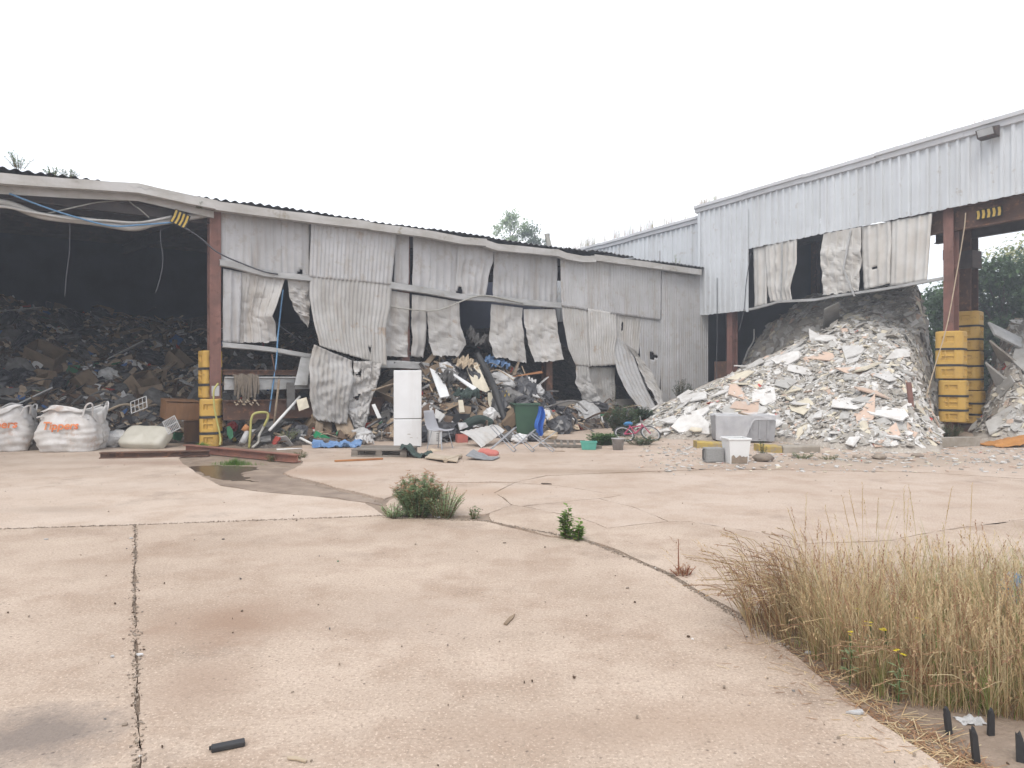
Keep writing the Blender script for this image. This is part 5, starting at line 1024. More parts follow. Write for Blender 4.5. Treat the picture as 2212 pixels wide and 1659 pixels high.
# ------------------------------------------------------------------ child's bicycle among the weeds
bk = thing('bicycle', 'small pink bicycle with blue saddle lying in the weeds by the wall', 'bicycle', G(1392, 957) + Vector((0, .5, .0)), R(12)); bk.rotation_euler = (R(-48), 0, R(14))
def wheel(x, r):
    t = MB().tube([(x + r * math.cos(a), 0, r + r * math.sin(a)) for a in [2 * math.pi * i / 28 for i in range(29)]], .018, 6, cap=False).build('wheel', 'rubber', bk, True)
    MB().tube([(x + (r - .03) * math.cos(a), 0, r + (r - .03) * math.sin(a)) for a in [2 * math.pi * i / 28 for i in range(29)]], .012, 5, cap=False).build('rim', 'wire_white', t)
    m = MB()
    for i in range(12): a = 2 * math.pi * i / 12; m.tube([(x, 0, r), (x + (r - .04) * math.cos(a), 0, r + (r - .04) * math.sin(a))], .002, 3)
    m.build('spokes', 'steel_tube', t)
wheel(-.36, .25); wheel(.36, .25)
m = MB()
for p, q in (((-.36, 0, .25), (-.05, 0, .27)), ((-.36, 0, .25), (-.12, 0, .5)), ((-.05, 0, .27), (-.13, 0, .56)), ((-.05, 0, .27), (.24, 0, .52)), ((-.12, 0, .48), (.24, 0, .54)), ((.22, 0, .60), (.36, 0, .25))): m.tube([p, q], .018, 6)
mat('pink_paint', (0.34, 0.05, 0.10), None, .4); m.build('frame', 'pink_paint', bk)
MB().tube(spline([(.14, -.2, .66), (.2, -.12, .72), (.22, 0, .66), (.2, .12, .72), (.14, .2, .66)], 4), .013, 6).build('handlebar', 'steel_tube', bk)
mat('blue_plastic', (0.06, 0.22, 0.44), None, .4); q = blob(.13, .07, .045, 3, .05); q.v = [(a - .14, b, c + .56) for a, b, c in q.v]; q.build('saddle', 'blue_plastic', bk, True)

# ------------------------------------------------------------------ before the plasterboard heap
ko = [(G(1506, 968), G(1575, 972), 'kerb_yellow', 'yellow painted concrete kerb block beside the grey heater'), (G(1640, 976), G(1690, 979), 'kerb_yellow', 'short worn yellow kerb block under the grey tank'), (G(1692, 979), G(1772, 978), 'kerb_grey', 'bare concrete kerb block at the foot of the heap')]
for a, b, mt, lb in ko:
    m = MB(); d = (b - a); n = 10; vs = []; wd = Vector((0, .34, 0))
    for i in range(n + 1):
        p = a + d * i / n; j = .012 * nz1((p.x * 4, 1, 0)); vs += [p + Vector((0, j, 0)), p + wd, p + wd + Vector((0, 0, .15)), p + Vector((0, .03 + j, .15)), p + Vector((0, j, .12))]
    m.add(vs, [(i * 5 + j, i * 5 + (j + 1) % 5, i * 5 + 5 + (j + 1) % 5, i * 5 + 5 + j) for i in range(n) for j in range(5)] + [tuple(range(5))[::-1], tuple(range(n * 5, n * 5 + 5))])
    world_mesh(m, 'kerb_block', mt, lb, 'kerb', 'kerb blocks before the heap')
to = G(1616, 957) + Vector((0, .42, .04)); tk = thing('water_tank', 'grey plastic water tank wrapped in clear film in front of the heap', 'tank', to, R(-4))
binside(.66, .40, .70, .44, 0, .62, .02).build('body', 'grey_plastic', tk, bevel=.02)
for x in (-.5, -.3, -.1, .1, .3, .5): MB().box((x, -.428, .3), (.05, .03, .5), (R(4), 0, 0)).build('rib', 'grey_plastic', tk, bevel=.006)
def film(u, v):
    x = (u - .5) * 1.5; 
    if v < .45: q = v / .45; return (x * (1 + .02 * q), .42 - .9 * q, .66 - .14 * math.sin(q * math.pi) * (.4 + .6 * abs(nz1((u * 5, 2, 0)))) + .03 * nz1((u * 7, v * 7, 1)))
    q = (v - .45) / .55; L = .62 * (1 - .8 * smooth(.42, .62, u) * (1 - smooth(.9, 1, u) * .3)); return (x * 1.02, -.49 - .04 * q + .03 * nz1((u * 9, q * 2, 4)), .66 - L * q)
MB().grid(film, 30, 26).build('wrapping_film', 'plastic_film', tk, True)
one(MB().box((0, 0, .05), (.42, .09, .04), (0, R(14), 0)), 'timber_offcut', 'short timber offcut resting across the wrapped grey tank', 'timber', 'plank', to + Vector((.05, -.2, .58)), R(-28))
bucket2 = thing('storage_bin', 'tall square white plastic bin caked with mud at its base', 'bin', G(1597, 1003) + Vector((0, .2, 0)), R(4))
binside(.165, .165, .205, .205, 0, .46, .01).build('body', 'white_bucket', bucket2, bevel=.02)
m = MB(); e = .03; [m.box(c, s_) for c, s_ in (((0, -.205, .46), (.44, e, .035)), ((0, .205, .46), (.44, e, .035)), ((-.205, 0, .46), (e, .38, .035)), ((.205, 0, .46), (e, .38, .035)))]; m.build('rim', 'white_bucket', bucket2, bevel=.008)
m = MB(); m.grid(lambda u, v: ((u - .5) * .30, -.172 - .012 * v * (.13 + .06 * nz1((u * 5, 1, 0))) / .13, .01 + v * (.13 + .06 * nz1((u * 5, 1, 0)))), 16, 4); m.build('mud_crust', 'dirt_crust', bucket2, solid=.004)
px_panel('panel', 'pale slab of insulation standing behind the white bin', 'panel', 'board_cream', [], .02) if False else None
ht = thing('heater', 'grey box heater with side handles next to the white bin', 'heater', G(1545, 1000) + Vector((0, .13, 0)), R(4))
MB().box((0, 0, .14), (.34, .24, .27)).build('case', 'heater', ht, bevel=.012)
MB().box((0, -.123, .14), (.29, .008, .22)).build('grille', 'heater', ht)
for sx in (-1, 1): MB().tube([(sx * .17, 0, .24), (sx * .20, 0, .23), (sx * .20, 0, .07), (sx * .17, 0, .05)], .012, 6).build('handle', 'rubber', ht)
for i, (x, y, r, lb) in enumerate(((1652, 997, .15, 'flat brown stone beside the white bin'), (1903, 992, .12, 'rounded grey stone in the weeds before the heap'), (1856, 990, .08, 'small stone near the rounded grey stone before the heap'), (1985, 988, .09, 'stone at right foot of the plasterboard heap'))):
    one(blob(r * 1.3, r, r * .55, i + 5, .25, 1.6, 14, 10), 'stone', lb, 'stone', 'stone', G(x, y) + Vector((0, .06, -.02)), i * 1.1, smooth_=True)
# kerb slab at heap foot on the right
m = MB(); m.bar(G(1948, 969) + Vector((0, 0, .12)), G(2104, 962) + Vector((0, 0, .1)), .3, .2); world_mesh(m, 'kerb_block', 'kerb_grey', 'grey concrete kerb buried at the right foot of the heap', 'kerb', 'kerb blocks before the heap')
m = MB().grid(lambda u, v: ((u - .5) * 1.5, (v - .5) * .8, .03 + .2 * smooth(0, .8, u) * (.6 + .4 * math.sin(v * 3)) + .05 * fbm((u * 4, v * 3, 1))), 24, 14); one(m, 'tarpaulin', 'orange brown tarpaulin piece lying right of the yellow guards', 'tarpaulin', 'orange_tarp', G(2212, 966) + Vector((0, .3, 0)), R(8), solid=.01)
# bigger boards placed where the heap shows them
BIG = [((1745, 735), (1790, 733), (1778, 742), (1770, 770), (1752, 760), 'board_white'), ((1702, 790), (1740, 796), (1755, 812), (1735, 815), (1698, 806), 'board_white'), ((1800, 870), (1850, 850), (1877, 872), (1850, 898), (1797, 893), 'board_white'), ((1870, 785), (1905, 782), (1935, 830), (1920, 836), (1880, 815), 'board_white'), ((1706, 880), (1745, 862), (1762, 876), (1740, 905), (1712, 893), 'board_cream'), ((1850, 905), (1895, 870), (1890, 905), (1862, 928), (1852, 920), 'board_pink'), ((1820, 752), (1868, 750), (1870, 760), (1855, 785), (1832, 790), 'board_white'), ((1625, 850), (1672, 842), (1676, 870), (1650, 880), (1624, 875), 'board_white'), ((1676, 820), (1715, 808), (1720, 830), (1700, 848), (1672, 838), 'board_grey'), ((1600, 880), (1640, 868), (1636, 895), (1612, 905), (1600, 900), 'board_pink'), ((1885, 960), (1935, 925), (1945, 945), (1915, 965), (1890, 970), 'board_pink'), ((1760, 690), (1810, 700), (1840, 712), (1800, 712), (1765, 705), 'board_grey')]
def heap_ray(x, y):
    r = ray(x, y); k = 12.0
    while k < 34:
        p = Vector((0, 0, EYE)) + r * k
        if p.z < heap_board(p.x, p.y): return p
        k += .04
    return None
for i, q in enumerate(BIG):
    P = [heap_ray(x, y) for x, y in q[:5]]
    if any(p is None for p in P): continue
    c = sum(P, Vector()) / 5; M = orient(normal_at(heap_board, c.x, c.y, .3), random.Random(i), .05); n = M @ Vector((0, 0, 1))
    P = [p - n * (p - c).dot(n) + n * .06 for p in P]; m = MB().prism(P, n * .02)
    colr = {'board_white': 'white', 'board_grey': 'grey', 'board_pink': 'pink', 'board_cream': 'cream'}[q[5]]
    world_mesh(m, 'plasterboard_sheet', q[5], 'big torn %s plasterboard sheet %s' % (colr, near(c.x, c.y, LM)), 'plasterboard', 'big plasterboard sheets on the heap')
# big slabs tipped outside the open bay
for i, (pts, mt, lb) in enumerate((([(2126, 702), (2196, 736), (2200, 760), (2140, 730)], 'galv', 'long grey cladding slab sliding down right of the guards'), ([(2196, 738), (2260, 800), (2262, 860), (2186, 788)], 'board_grey', 'large grey slab tipped beyond the long cladding slab'), ([(2130, 742), (2190, 790), (2212, 860), (2160, 800)], 'board_dust', 'dusty slab under the long cladding slab'), ([(2122, 790), (2170, 830), (2200, 900), (2150, 850)], 'board_grey', 'grey splintered board below the dusty slab'), ([(2150, 905), (2190, 880), (2230, 905), (2200, 935)], 'board_grey', 'wide grey chunk above the orange tarpaulin'))):
    P = [heap_ray(x, y) or at(x, y, 19.5 - .01 * (x - 2126)) for x, y in pts]; n = (P[1] - P[0]).cross(P[2] - P[0]).normalized(); n = n if n.z > 0 else -n
    world_mesh(MB().prism([p + n * .1 for p in P], n * .05), 'slab', mt, lb, 'slab', 'slabs outside the open bay')
pole('iron_post', 'short rusty red iron post sticking from the heap by the guards', 'post', 'red_steel', (2080, 1000, 0), (2081, 1001, 0), .01) if False else None
p = heap_ray(2085 - 0, 905) or G(2085, 930)
q = heap_ray(2082, 842)
one(MB().box((0, 0, .35), (.12, .05, 1.0), (R(-8), 0, 0)), 'board', 'upright dull red board stuck in the heap left of the guards', 'board', 'red_steel', (heap_ray(1968, 880) or G(1968, 930)) - Vector((0, 0, .25)), .3)
h1 = heap_ray(1612, 778)
if h1: world_mesh(MB().tube(spline([h1 + Vector((-.1, 0, -.1)), h1 + Vector((.05, 0, .35)), h1 + Vector((.28, 0, .75)), h1 + Vector((.3, 0, 1.2))], 4), .03, 7), 'pipe', 'white_paint', 'bent white pipe poking up behind the heap near the column', 'pipe', smooth_=True)
# chunk wall at the corner between the two sheds
m = MB(); m.box((.75, .55, 1.1), (.9, .1, 2.2)); m.v = [tuple(FR.w(*v)) for v in m.v]; world_mesh(m, 'steel_door', 'rust', 'rusty brown steel door leaf standing behind the corner column', 'door')

# ------------------------------------------------------------------ yard litter in the foreground
t = thing('remote_control', 'black handset lying on the concrete near the slab joint', 'handset', G(493, 1616), 0); t.rotation_euler = (0, 0, R(24))
MB().box((0, 0, .012), (.135, .042, .022)).build('case', 'black_plastic', t, bevel=.005); MB().box((-.066, .012, .01), (.02, .012, .012)).build('stub', 'strap', t)
m = MB(); m.prism([G(x, y) + Vector((0, 0, .004)) for x, y in ((620, 1639), (640, 1638), (664, 1646), (660, 1650), (640, 1645), (622, 1643))], (0, 0, .006)); world_mesh(m, 'wood_chip', 'waste_tan', 'pale yellow splinter lying near the black handset', 'splinter')
m = MB(); m.prism([G(x, y) + Vector((0, 0, .004)) for x, y in ((1088, 1350), (1100, 1336), (1113, 1329), (1108, 1338), (1095, 1352))], (0, 0, .008)); world_mesh(m, 'wood_chip', 'card', 'curled brown leaf-like chip alone on the big slab', 'chip')
rg = random.Random(77); LIT = [('waste_white', (283, 1164, .05)), ('waste_white', (303, 1417, .05)), ('waste_white', (243, 1420, .03)), ('waste_white', (100, 1166, .04)), ('waste_black', (482, 1166, .03)), ('waste_black', (520, 1252, .02)), ('waste_white', (1745, 1411, .06)), ('waste_white', (1850, 1540, .10)), ('waste_white', (1962, 1000, .12)), ('waste_white', (1918, 996, .1)), ('waste_brown', (1180, 1046, .18)), ('stone', (1355, 1272, .03)), ('stone', (1090, 1174, .035)), ('waste_white', (945, 1118, .09)), ('waste_green', (730, 1214, .02)), ('plank', (1700, 1005, .08)), ('card', (1210, 975, .28)), ('waste_tan', (1650, 1150, .06)), ('waste_white', (1530, 1010, .06)), ('board_white', (2010, 1003, .12))]
nmw = {'waste_white': 'small white scrap', 'waste_black': 'small black scrap', 'waste_brown': 'brown bark-like scrap', 'stone': 'small stone chip', 'waste_green': 'tiny green scrap', 'plank': 'small wood offcut', 'card': 'flat cardboard scrap', 'waste_tan': 'tan scrap', 'board_white': 'plasterboard scrap'}
for i, (mt, (x, y, r)) in enumerate(LIT):
    me = shard_mesh(rg, 'litter', mt, 1, .5, .15); place(me, 'litter', nmw[mt] + ' of litter lying on the bare concrete', 'litter', 'scraps on the yard concrete', G(x, y) + Vector((0, 0, .003)), Matrix.Rotation(rg.uniform(-.4, .4), 3, 'Z'), r).scale.z = .06
# fine grit, chips and straw over the yard
mb = MB(); rg = random.Random(31)
def syard(rg):
    while True:
        x, y = rg.uniform(-40, 2250), 985 + 674 * rg.random() ** 2.1; p = G(x, y); return p.x, p.y, 0.0
scatter(flat, 170, syard, (30, 10, 3, 6, 51, 0), .005, .022, .1, rg, mb, .004, (.3, .9), (.003, .012))
for (jx0, jy0, jx1, jy1, n) in ((293, 1136, 290, 1300, 200), (290, 1300, 300, 1659, 220), (0, 1143, 293, 1134, 300), (293, 1134, 830, 1114, 420), (830, 1118, 1060, 1126, 380), (1060, 1128, 1260, 1166, 300), (1260, 1166, 1440, 1238, 300), (1440, 1238, 1700, 1400, 420)):
    A0, A1 = G(jx0, jy0), G(jx1, jy1)
    def sj(rg): 
        p = A0 + (A1 - A0) * rg.random() + Vector((rg.gauss(0, .015), rg.gauss(0, .015), 0)); return p.x, p.y, 0.0
    scatter(flat, n, sj, (6, 0, 1, 40, 53, 0), .005, .020, .12, rg, mb, .001, (.4, .9), (.003, .008))
tag(mb.build('grit', ['waste_brown', 'waste_grey', 'board_white', 'stone', 'dirt_crust', 'soil']), 'scattered grit and small chips on the concrete', 'grit', kind='stuff')
# black plastic stakes in the bottom right corner
for i, (x, y, h) in enumerate(((2054, 1592, .13), (2143, 1592, .13), (2113, 1655, .16), (2205, 1650, .13))):
    m = MB(); m.prism([(-.015, 0, -.02), (.015, 0, -.02), (.013, 0, h * .78), (.004, .004, h), (-.006, 0, h * .9), (-.013, 0, h * .95)], (0, .014, 0)); m.box((.012, .02, h * .33), (.008, .03, h * .7))
    one(m, 'plastic_stake', 'short black plastic stake standing up in the bare soil', 'stake', 'black_plastic', G(x, y, -.02), (rg.uniform(-.12, .12), rg.uniform(-.1, .1), rg.uniform(-.5, .5)), 'black stakes at the soil edge')
one(cloth(.11, .08, 4, .02, 3, 12, .3), 'plastic_bag', 'pale blue crumpled plastic between the black stakes', 'plastic bag', 'waste_white', G(2095, 1565, -.03))
one(blob(.12, .1, .16, 8, .2), 'plastic_drum', 'bright blue plastic scrap half hidden in the dry grass', 'plastic scrap', 'blue_plastic', G(2196, 1345, -.02))
one(MB().box((0, 0, .05), (.26, .12, .06), (0, R(10), 0)), 'brick', 'red brick hidden at the foot of the dry grass', 'brick', 'waste_red', G(2010, 1478, -.03), .4)

# ------------------------------------------------------------------ plants
def leafmat(name, c1, c2, rvar=.25, tr=.25):
    m = mat(name, c1, c2, .6, 9, rvar=rvar, spec=.2, coords='Object'); b = m.node_tree.nodes['Principled BSDF']
    N = m.node_tree.nodes; L = m.node_tree.links; t = N.new('ShaderNodeBsdfTranslucent'); x = N.new('ShaderNodeMixShader'); x.inputs['Fac'].default_value = .42   # light shines through leaves
    cs = b.inputs['Base Color'].links[0].from_socket; L.new(cs, t.inputs['Color']); L.new(b.outputs['BSDF'], x.inputs[1]); L.new(t.outputs['BSDF'], x.inputs[2]); L.new(x.outputs['Shader'], N['Material Output'].inputs['Surface']); return m
leafmat('leaf_green', (0.12, 0.20, 0.07), (0.085, 0.15, 0.06)); leafmat('leaf_grey', (0.34, 0.43, 0.24), (0.27, 0.36, 0.20)); leafmat('leaf_bright', (0.20, 0.31, 0.08), (0.15, 0.24, 0.06)); leafmat('leaf_dark', (0.085, 0.135, 0.065), (0.06, 0.10, 0.05))
leafmat('straw', (0.66, 0.50, 0.30), (0.56, 0.41, 0.235)); leafmat('straw_pale', (0.68, 0.57, 0.36), (0.60, 0.49, 0.30)); leafmat('straw_brown', (0.42, 0.25, 0.15), (0.31, 0.185, 0.11)); leafmat('straw_green', (0.42, 0.42, 0.18), (0.33, 0.34, 0.14))
leafmat('grass_fresh', (0.20, 0.34, 0.08), (0.15, 0.26, 0.06)); mat('petal', (0.62, 0.50, 0.02), None, .6); mat('bark', (0.13, 0.105, 0.085), (0.09, 0.07, 0.055), .95, 6, bump=.5); mat('stem', (0.17, 0.13, 0.06), (0.13, 0.09, 0.05), .8, 6); mat('red_stem', (0.22, 0.085, 0.05), None, .8, 6)
def blade(mb, p, h, w, lean, az, k, seg=3, rg=random):
    d = Vector((math.cos(az), math.sin(az), 0)); sd = Vector((-d.y, d.x, 0)); vs = []
    for i in range(seg):
        t = i / seg; c = p + d * (lean * t * t * h) + Vector((0, 0, h * t * (1 - .25 * lean * t))); ww = w * (1 - .7 * t) / 2; vs += [c - sd * ww, c + sd * ww]
    vs.append(p + d * (lean * h) + Vector((0, 0, h * (1 - .25 * lean))))
    fs = [(2 * i, 2 * i + 1, 2 * i + 3, 2 * i + 2) for i in range(seg - 1)] + [(2 * seg - 2, 2 * seg - 1, 2 * seg)]
    mb.add(vs, fs, k); return vs[-1]
def leaf(mb, p, d, L, w, k, up=.2):
    d = Vector(d).normalized(); s_ = d.cross(Vector((0, 0, 1))); s_ = s_.normalized() if s_.length > .01 else Vector((1, 0, 0)); n = s_.cross(d)
    vs = [p, p + d * L * .45 + s_ * w / 2 + n * up * L * .1, p + d * L - n * L * .12, p + d * L * .45 - s_ * w / 2 + n * up * L * .1]
    mb.add(vs, [(0, 1, 2), (0, 2, 3)], k)
# dry grass
rg = random.Random(41); mb = MB()
def ingrass():
    while True:
        x, y = rg.uniform(1590, 2290), rg.uniform(1296, 1610)
        lo = 1318 + 35 * smooth(1960, 1900, x) * 0 + (26 if 1915 < x < 1990 else 0) + (-12 if x > 2000 else 0) + 24 * abs(nz1((x * .02, 0, 0)))
        lo += 18 * smooth(1690, 1610, x)
        edge = 1332 + (x - 1600) * .62 if x < 1900 else 1518 + (x - 1900) * .14     # clear strip along the slab edge
        if lo < y < min(edge, 1575): return x, y
TUS = []
while len(TUS) < 150:
    x, y = ingrass(); p = G(x, y, -.015)
    if all((p - q[0]).length > .055 for q in TUS): TUS.append((p, x, y, rg.random(), rg.gauss(1, .28)))
for p0, x, y, hue, sc in TUS:                           # tussocks: blades fan out from each crown
    gr = smooth(1850, 2150, x) * .5 + .12 + .4 * smooth(1400, 1540, y); green = hue < gr * .75
    hh = (.34 + .12 * smooth(1620, 1800, x) - .24 * smooth(1400, 1540, y)) * max(.45, sc); pull = -.25 * smooth(1900, 1650, x)
    for i in range(74):
        a = rg.uniform(0, 6.28); q = abs(rg.gauss(0, .45)); p = p0 + Vector((math.cos(a), math.sin(a), 0)) * .05 * q; h = hh * rg.uniform(.35, 1.15); lean = min(1.5, .15 + .75 * q * rg.uniform(.5, 1.3) + abs(rg.gauss(0, .18)))
        az = math.atan2(math.sin(a) * lean, math.cos(a) * lean + pull); k = rg.choices(range(5), (.22, .12, .1, .4, .16) if green else (.44, .32, .08, .13, .03))[0]
        blade(mb, p, h, rg.uniform(.002, .0048), lean, az, k, 4, rg)
for i in range(2600):                                   # short green and dead undergrowth filling the gaps
    x, y = ingrass(); p = G(x, y, -.015); blade(mb, p, rg.uniform(.05, .16), rg.uniform(.003, .006), abs(rg.gauss(.8, .5)), rg.uniform(0, 6.28), rg.choices(range(5), (.3, .2, .2, .2, .1))[0], 3, rg)
# seed heads on stalks
for i in range(1300):
    x, y = ingrass(); p = G(x, y, -.015); h = rg.uniform(.3, .62) * (1 if rg.random() < .9 else 1.25); az = math.atan2(rg.gauss(0, 1), rg.gauss(-.5, 1)); lean = abs(rg.gauss(.3, .22)) + .8 * smooth(1740, 1610, x); k = rg.choice((0, 0, 2, 1))
    tip = blade(mb, p, h, .004, lean, az, k, 5, rg); d = Vector((math.cos(az) * lean, math.sin(az) * lean, .9)).normalized()
    for j in range(9):
        q = tip - d * (.012 * j); leaf(mb, q, d + Vector((rg.gauss(0, .4), rg.gauss(0, .4), 0)), .022, .007, k)
for i in range(520):                                   # stems flopping out over the slab to the left, and bent or lying stalks through the clump
    if i < 210: bx, by = rg.uniform(1615, 1790), rg.uniform(1325, 1400); tx, ty = bx - abs(rg.gauss(85, 45)), by - rg.uniform(60, 190)
    else: bx, by = ingrass(); tx, ty = bx + rg.gauss(-20, 70), by - rg.uniform(0, 130)
    b = G(bx, by, -.015); t = at(tx, ty, b.y + rg.uniform(-.25, .2)); t.z = max(.02, t.z); c_ = (b + t) / 2 + Vector((rg.gauss(0, .03), rg.gauss(0, .03), .05 + .25 * abs(t.z))); P = spline([b, c_, t], 4); k = rg.choice((0, 1, 2, 2)); mb.tube(P, .0018, 3, k, False)
    dd = (P[-1] - P[-3]).normalized()
    for j in range(10 if rg.random() < .75 else 0): leaf(mb, t - dd * .012 * j, dd + Vector((rg.gauss(0, .4), rg.gauss(0, .4), rg.gauss(0, .3))), .024, .008, 2 if rg.random() < .6 else 0)
tall_px = [(1735, 1046), (1780, 1062), (1810, 1054), (1832, 1050), (1870, 1046), (1905, 1058), (1925, 1052), (1945, 1049), (1975, 1050), (2060, 1032), (2090, 1032), (1965, 1070), (2110, 1148), (1700, 1070)]
for x, y in tall_px:
    b = G(x + rg.uniform(30, 60) * (1 if x < 1850 else -.2), rg.uniform(1330, 1370), -.015); t = at(x + rg.uniform(-12, 12), y + rg.uniform(0, 40), b.y + rg.uniform(-.1, .25)); v = t - b; m_ = b + v * .5 + Vector((rg.gauss(0, .035), rg.gauss(0, .02), .03)); P = spline([b, m_, t], 5); mb.tube(P, [.0012] * (len(P) - 3) + [.0022, .002, .0008], 3, 1 if x % 2 else 0)
    for j in range(14): q = P[-1] + (P[-4] - P[-1]) * (j / 14); leaf(mb, q, (P[-1] - P[-4]).normalized() + Vector((rg.gauss(0, .25), rg.gauss(0, .25), 0)), .026, .005, 0)
tag(mb.build('dry_grass', ['straw', 'straw_pale', 'straw_brown', 'straw_green', 'grass_fresh']), 'dense dry straw coloured grass growing out of the soil beside the slab', 'grass', kind='stuff')
# thatch and low litter on the soil
mb = MB()
for i in range(1100):
    x = rg.uniform(1600, 2290); y = 1330 + (x - 1600) * .66 + abs(rg.gauss(0, 60)) - 20
    if y > 1690: continue
    p = G(x, y, -.012); az = rg.uniform(0, 6.28); d = Vector((math.cos(az), math.sin(az), rg.uniform(0, .18))); L = rg.uniform(.04, .2); s_ = Vector((-d.y, d.x, 0)) * .0022; k = rg.choice((0, 1, 2, 2)); mb.add([p - s_, p + s_, p + d * L + s_, p + d * L - s_], [(0, 1, 2, 3)], k)
tag(mb.build('straw_litter', ['straw', 'straw_pale', 'straw_brown']), 'fallen straw lying over the soil at the slab edge', 'straw', kind='stuff')
# ragwort plants with yellow flowers in the grass
for i, (x, y) in enumerate(((1850, 1318), (1835, 1372), (1880, 1352), (1912, 1360), (1940, 1412), (1990, 1340))):
    b = G(x, y + 110, -.015); t = at(x, y, b.y); pl = thing('yellow_wildflower', 'small yellow wildflower rising through the dry grass', 'wildflower', b, 0, 'yellow flowers in the dry grass'); v = t - b
    MB().tube([(0, 0, 0), v * .6 + Vector((.01, 0, 0)), v], .003, 5).build('stem', 'leaf_green', pl)
    m = MB(); [leaf(m, v * rg.uniform(.2, .8), (rg.gauss(0, 1), rg.gauss(0, 1), .4), .06, .015, 0) for _ in range(14)]; m.build('foliage', 'leaf_grey', pl)
    for j in range(4):
        m = MB(); c = v + Vector((rg.uniform(-.03, .03), rg.uniform(-.02, .02), rg.uniform(-.01, .02)))
        for q in range(7): a = q * .9; leaf(m, c, (math.cos(a), math.sin(a), .35), .013, .007, 0)
        m.build('flower', 'petal', pl)
def weed(name, label, o, h, n, spread, lm, seed, L=.07, w=.02, nl=26, group=None, stem='stem', upright=.25, tipseed=False):
    r = random.Random(seed); o = Vector(o)
    if o.z < 1.2: o.z = max(o.z, heap_board(o.x, o.y) - .05, heap_waste(*FL.loc(o)) - .05 if FL.loc(o)[1] > -3 else 0)
    t = thing(name, label, 'weed', o, 0, group); st = MB(); fo = MB()
    for i in range(n):
        az = r.uniform(0, 6.28); sp = spread * math.sqrt(r.random()); hh = h * r.uniform(.55, 1) * (1 - .35 * sp / max(spread, .01)); b = Vector((math.cos(az) * sp * .35, math.sin(az) * sp * .35, -.02)); e = Vector((math.cos(az) * sp, math.sin(az) * sp, hh))
        P = spline([b, (b + e) / 2 + Vector((0, 0, hh * .12)), e], 5); st.tube(P, [.006 * (1 - .8 * k / (len(P) - 1)) + .001 for k in range(len(P))], 4)
        for k in range(nl):
            q = P[min(len(P) - 1, int(len(P) * (.12 + .88 * (k / nl))))] + Vector((r.gauss(0, .008), r.gauss(0, .008), r.gauss(0, .012))); a2 = r.uniform(0, 6.28); leaf(fo, q, (math.cos(a2), math.sin(a2), upright + r.uniform(-.2, .5)), L * r.uniform(.5, 1.1) * (1 - .4 * k / nl), w * r.uniform(.6, 1.1), 0 if not tipseed or k < nl * .9 else 1)
    st.build('stem', stem, t); fo.build('foliage', [lm, 'straw_brown'], t); return t
weed('tall_weed', 'tall bushy grey green weed growing from the slab joint', G(903, 1113), .60, 80, .30, 'leaf_grey', 1, .09, .028, 52, tipseed=True)
weed('low_weed', 'low spreading weed at left foot of the tall bushy weed', G(850, 1116), .18, 22, .18, 'leaf_grey', 2, .06, .018, 24)
weed('seeding_weed', 'thin seeding weed leaning right of the tall bushy weed', G(958, 1115), .46, 56, .30, 'leaf_grey', 3, .06, .016, 34, tipseed=True)
weed('small_weed', 'tiny green seedling on the joint right of the bushy weeds', G(1024, 1118), .15, 7, .08, 'leaf_green', 4, .07, .022, 10)
weed('leafy_weed', 'upright bright green leafy weed growing alone in the crack', G(1224, 1162), .40, 6, .06, 'leaf_bright', 5, .095, .045, 34)
weed('leafy_weed', 'lower bright green leafy weed beside the upright one', G(1246, 1166), .26, 7, .07, 'leaf_bright', 6, .085, .04, 26)
weed('dead_weed', 'withered brown dock stalk standing in the slab joint', G(1466, 1242), .40, 1, .01, 'straw_brown', 7, .025, .012, 60, stem='red_stem'); weed('dead_weed', 'curled rusty dead leaves at the foot of the withered stalk', G(1478, 1243), .10, 12, .12, 'straw_brown', 8, .05, .014, 14, stem='red_stem')
for i, (x, y, h, sp, lb) in enumerate(((1352, 945, 1.0, .55, 'dark leafy shrub growing below the swinging torn sheet'), (1306, 965, .34, .42, 'paler weed clump between teal tub and grey bucket'), (1395, 935, .55, .4, 'dark weeds below the tip of the torn sheet'))):
    weed('shrub', lb, G(x, y) + Vector((0, .5, 0)), h, 80, sp, 'leaf_dark' if i != 1 else 'leaf_green', 20 + i, .13, .06, 34)
weed('shrub', 'dark green shrub against the corrugated wall beside the heap', G(1478, 915) + Vector((0, .3, .2)), .9, 46, .4, 'leaf_dark', 24, .10, .045, 30)
weed('weed', 'low dark weeds growing through the bicycle', G(1382, 960), .26, 46, .55, 'leaf_dark', 44, .09, .03, 18)
weed('climbing_weed', 'climbing weed stem up the edge of the torn sheet', FL.wp(1326, 900, -.35), 1.5, 4, .10, 'leaf_dark', 25, .08, .03, 40)
weed('shrub', 'dark weed bush under the lower yellow guard', G(2046, 951), .55, 44, .38, 'leaf_dark', 26, .08, .03, 30)
weed('nettle', 'green nettle growing by the kerb in front of the tank', G(1646, 985), .40, 8, .10, 'leaf_green', 27, .07, .025, 22)
weed('low_weed', 'spreading low weeds before the bare kerb block', G(1730, 990), .12, 22, .30, 'leaf_green', 28, .07, .015, 14); weed('low_weed', 'thin weeds in the grit right of the bare kerb', G(1790, 992), .1, 16, .3, 'leaf_green', 29, .06, .012, 12)
weed('weed', 'tangled grey weeds under the white leaning pole', G(612, 962) + Vector((0, .1, 0)), .38, 34, .40, 'leaf_grey', 30, .06, .016, 24); weed('weed', 'small dark weeds behind the yellow hose loop', G(520, 958) + Vector((0, .4, .1)), .3, 20, .3, 'leaf_dark', 33, .06, .02, 20)
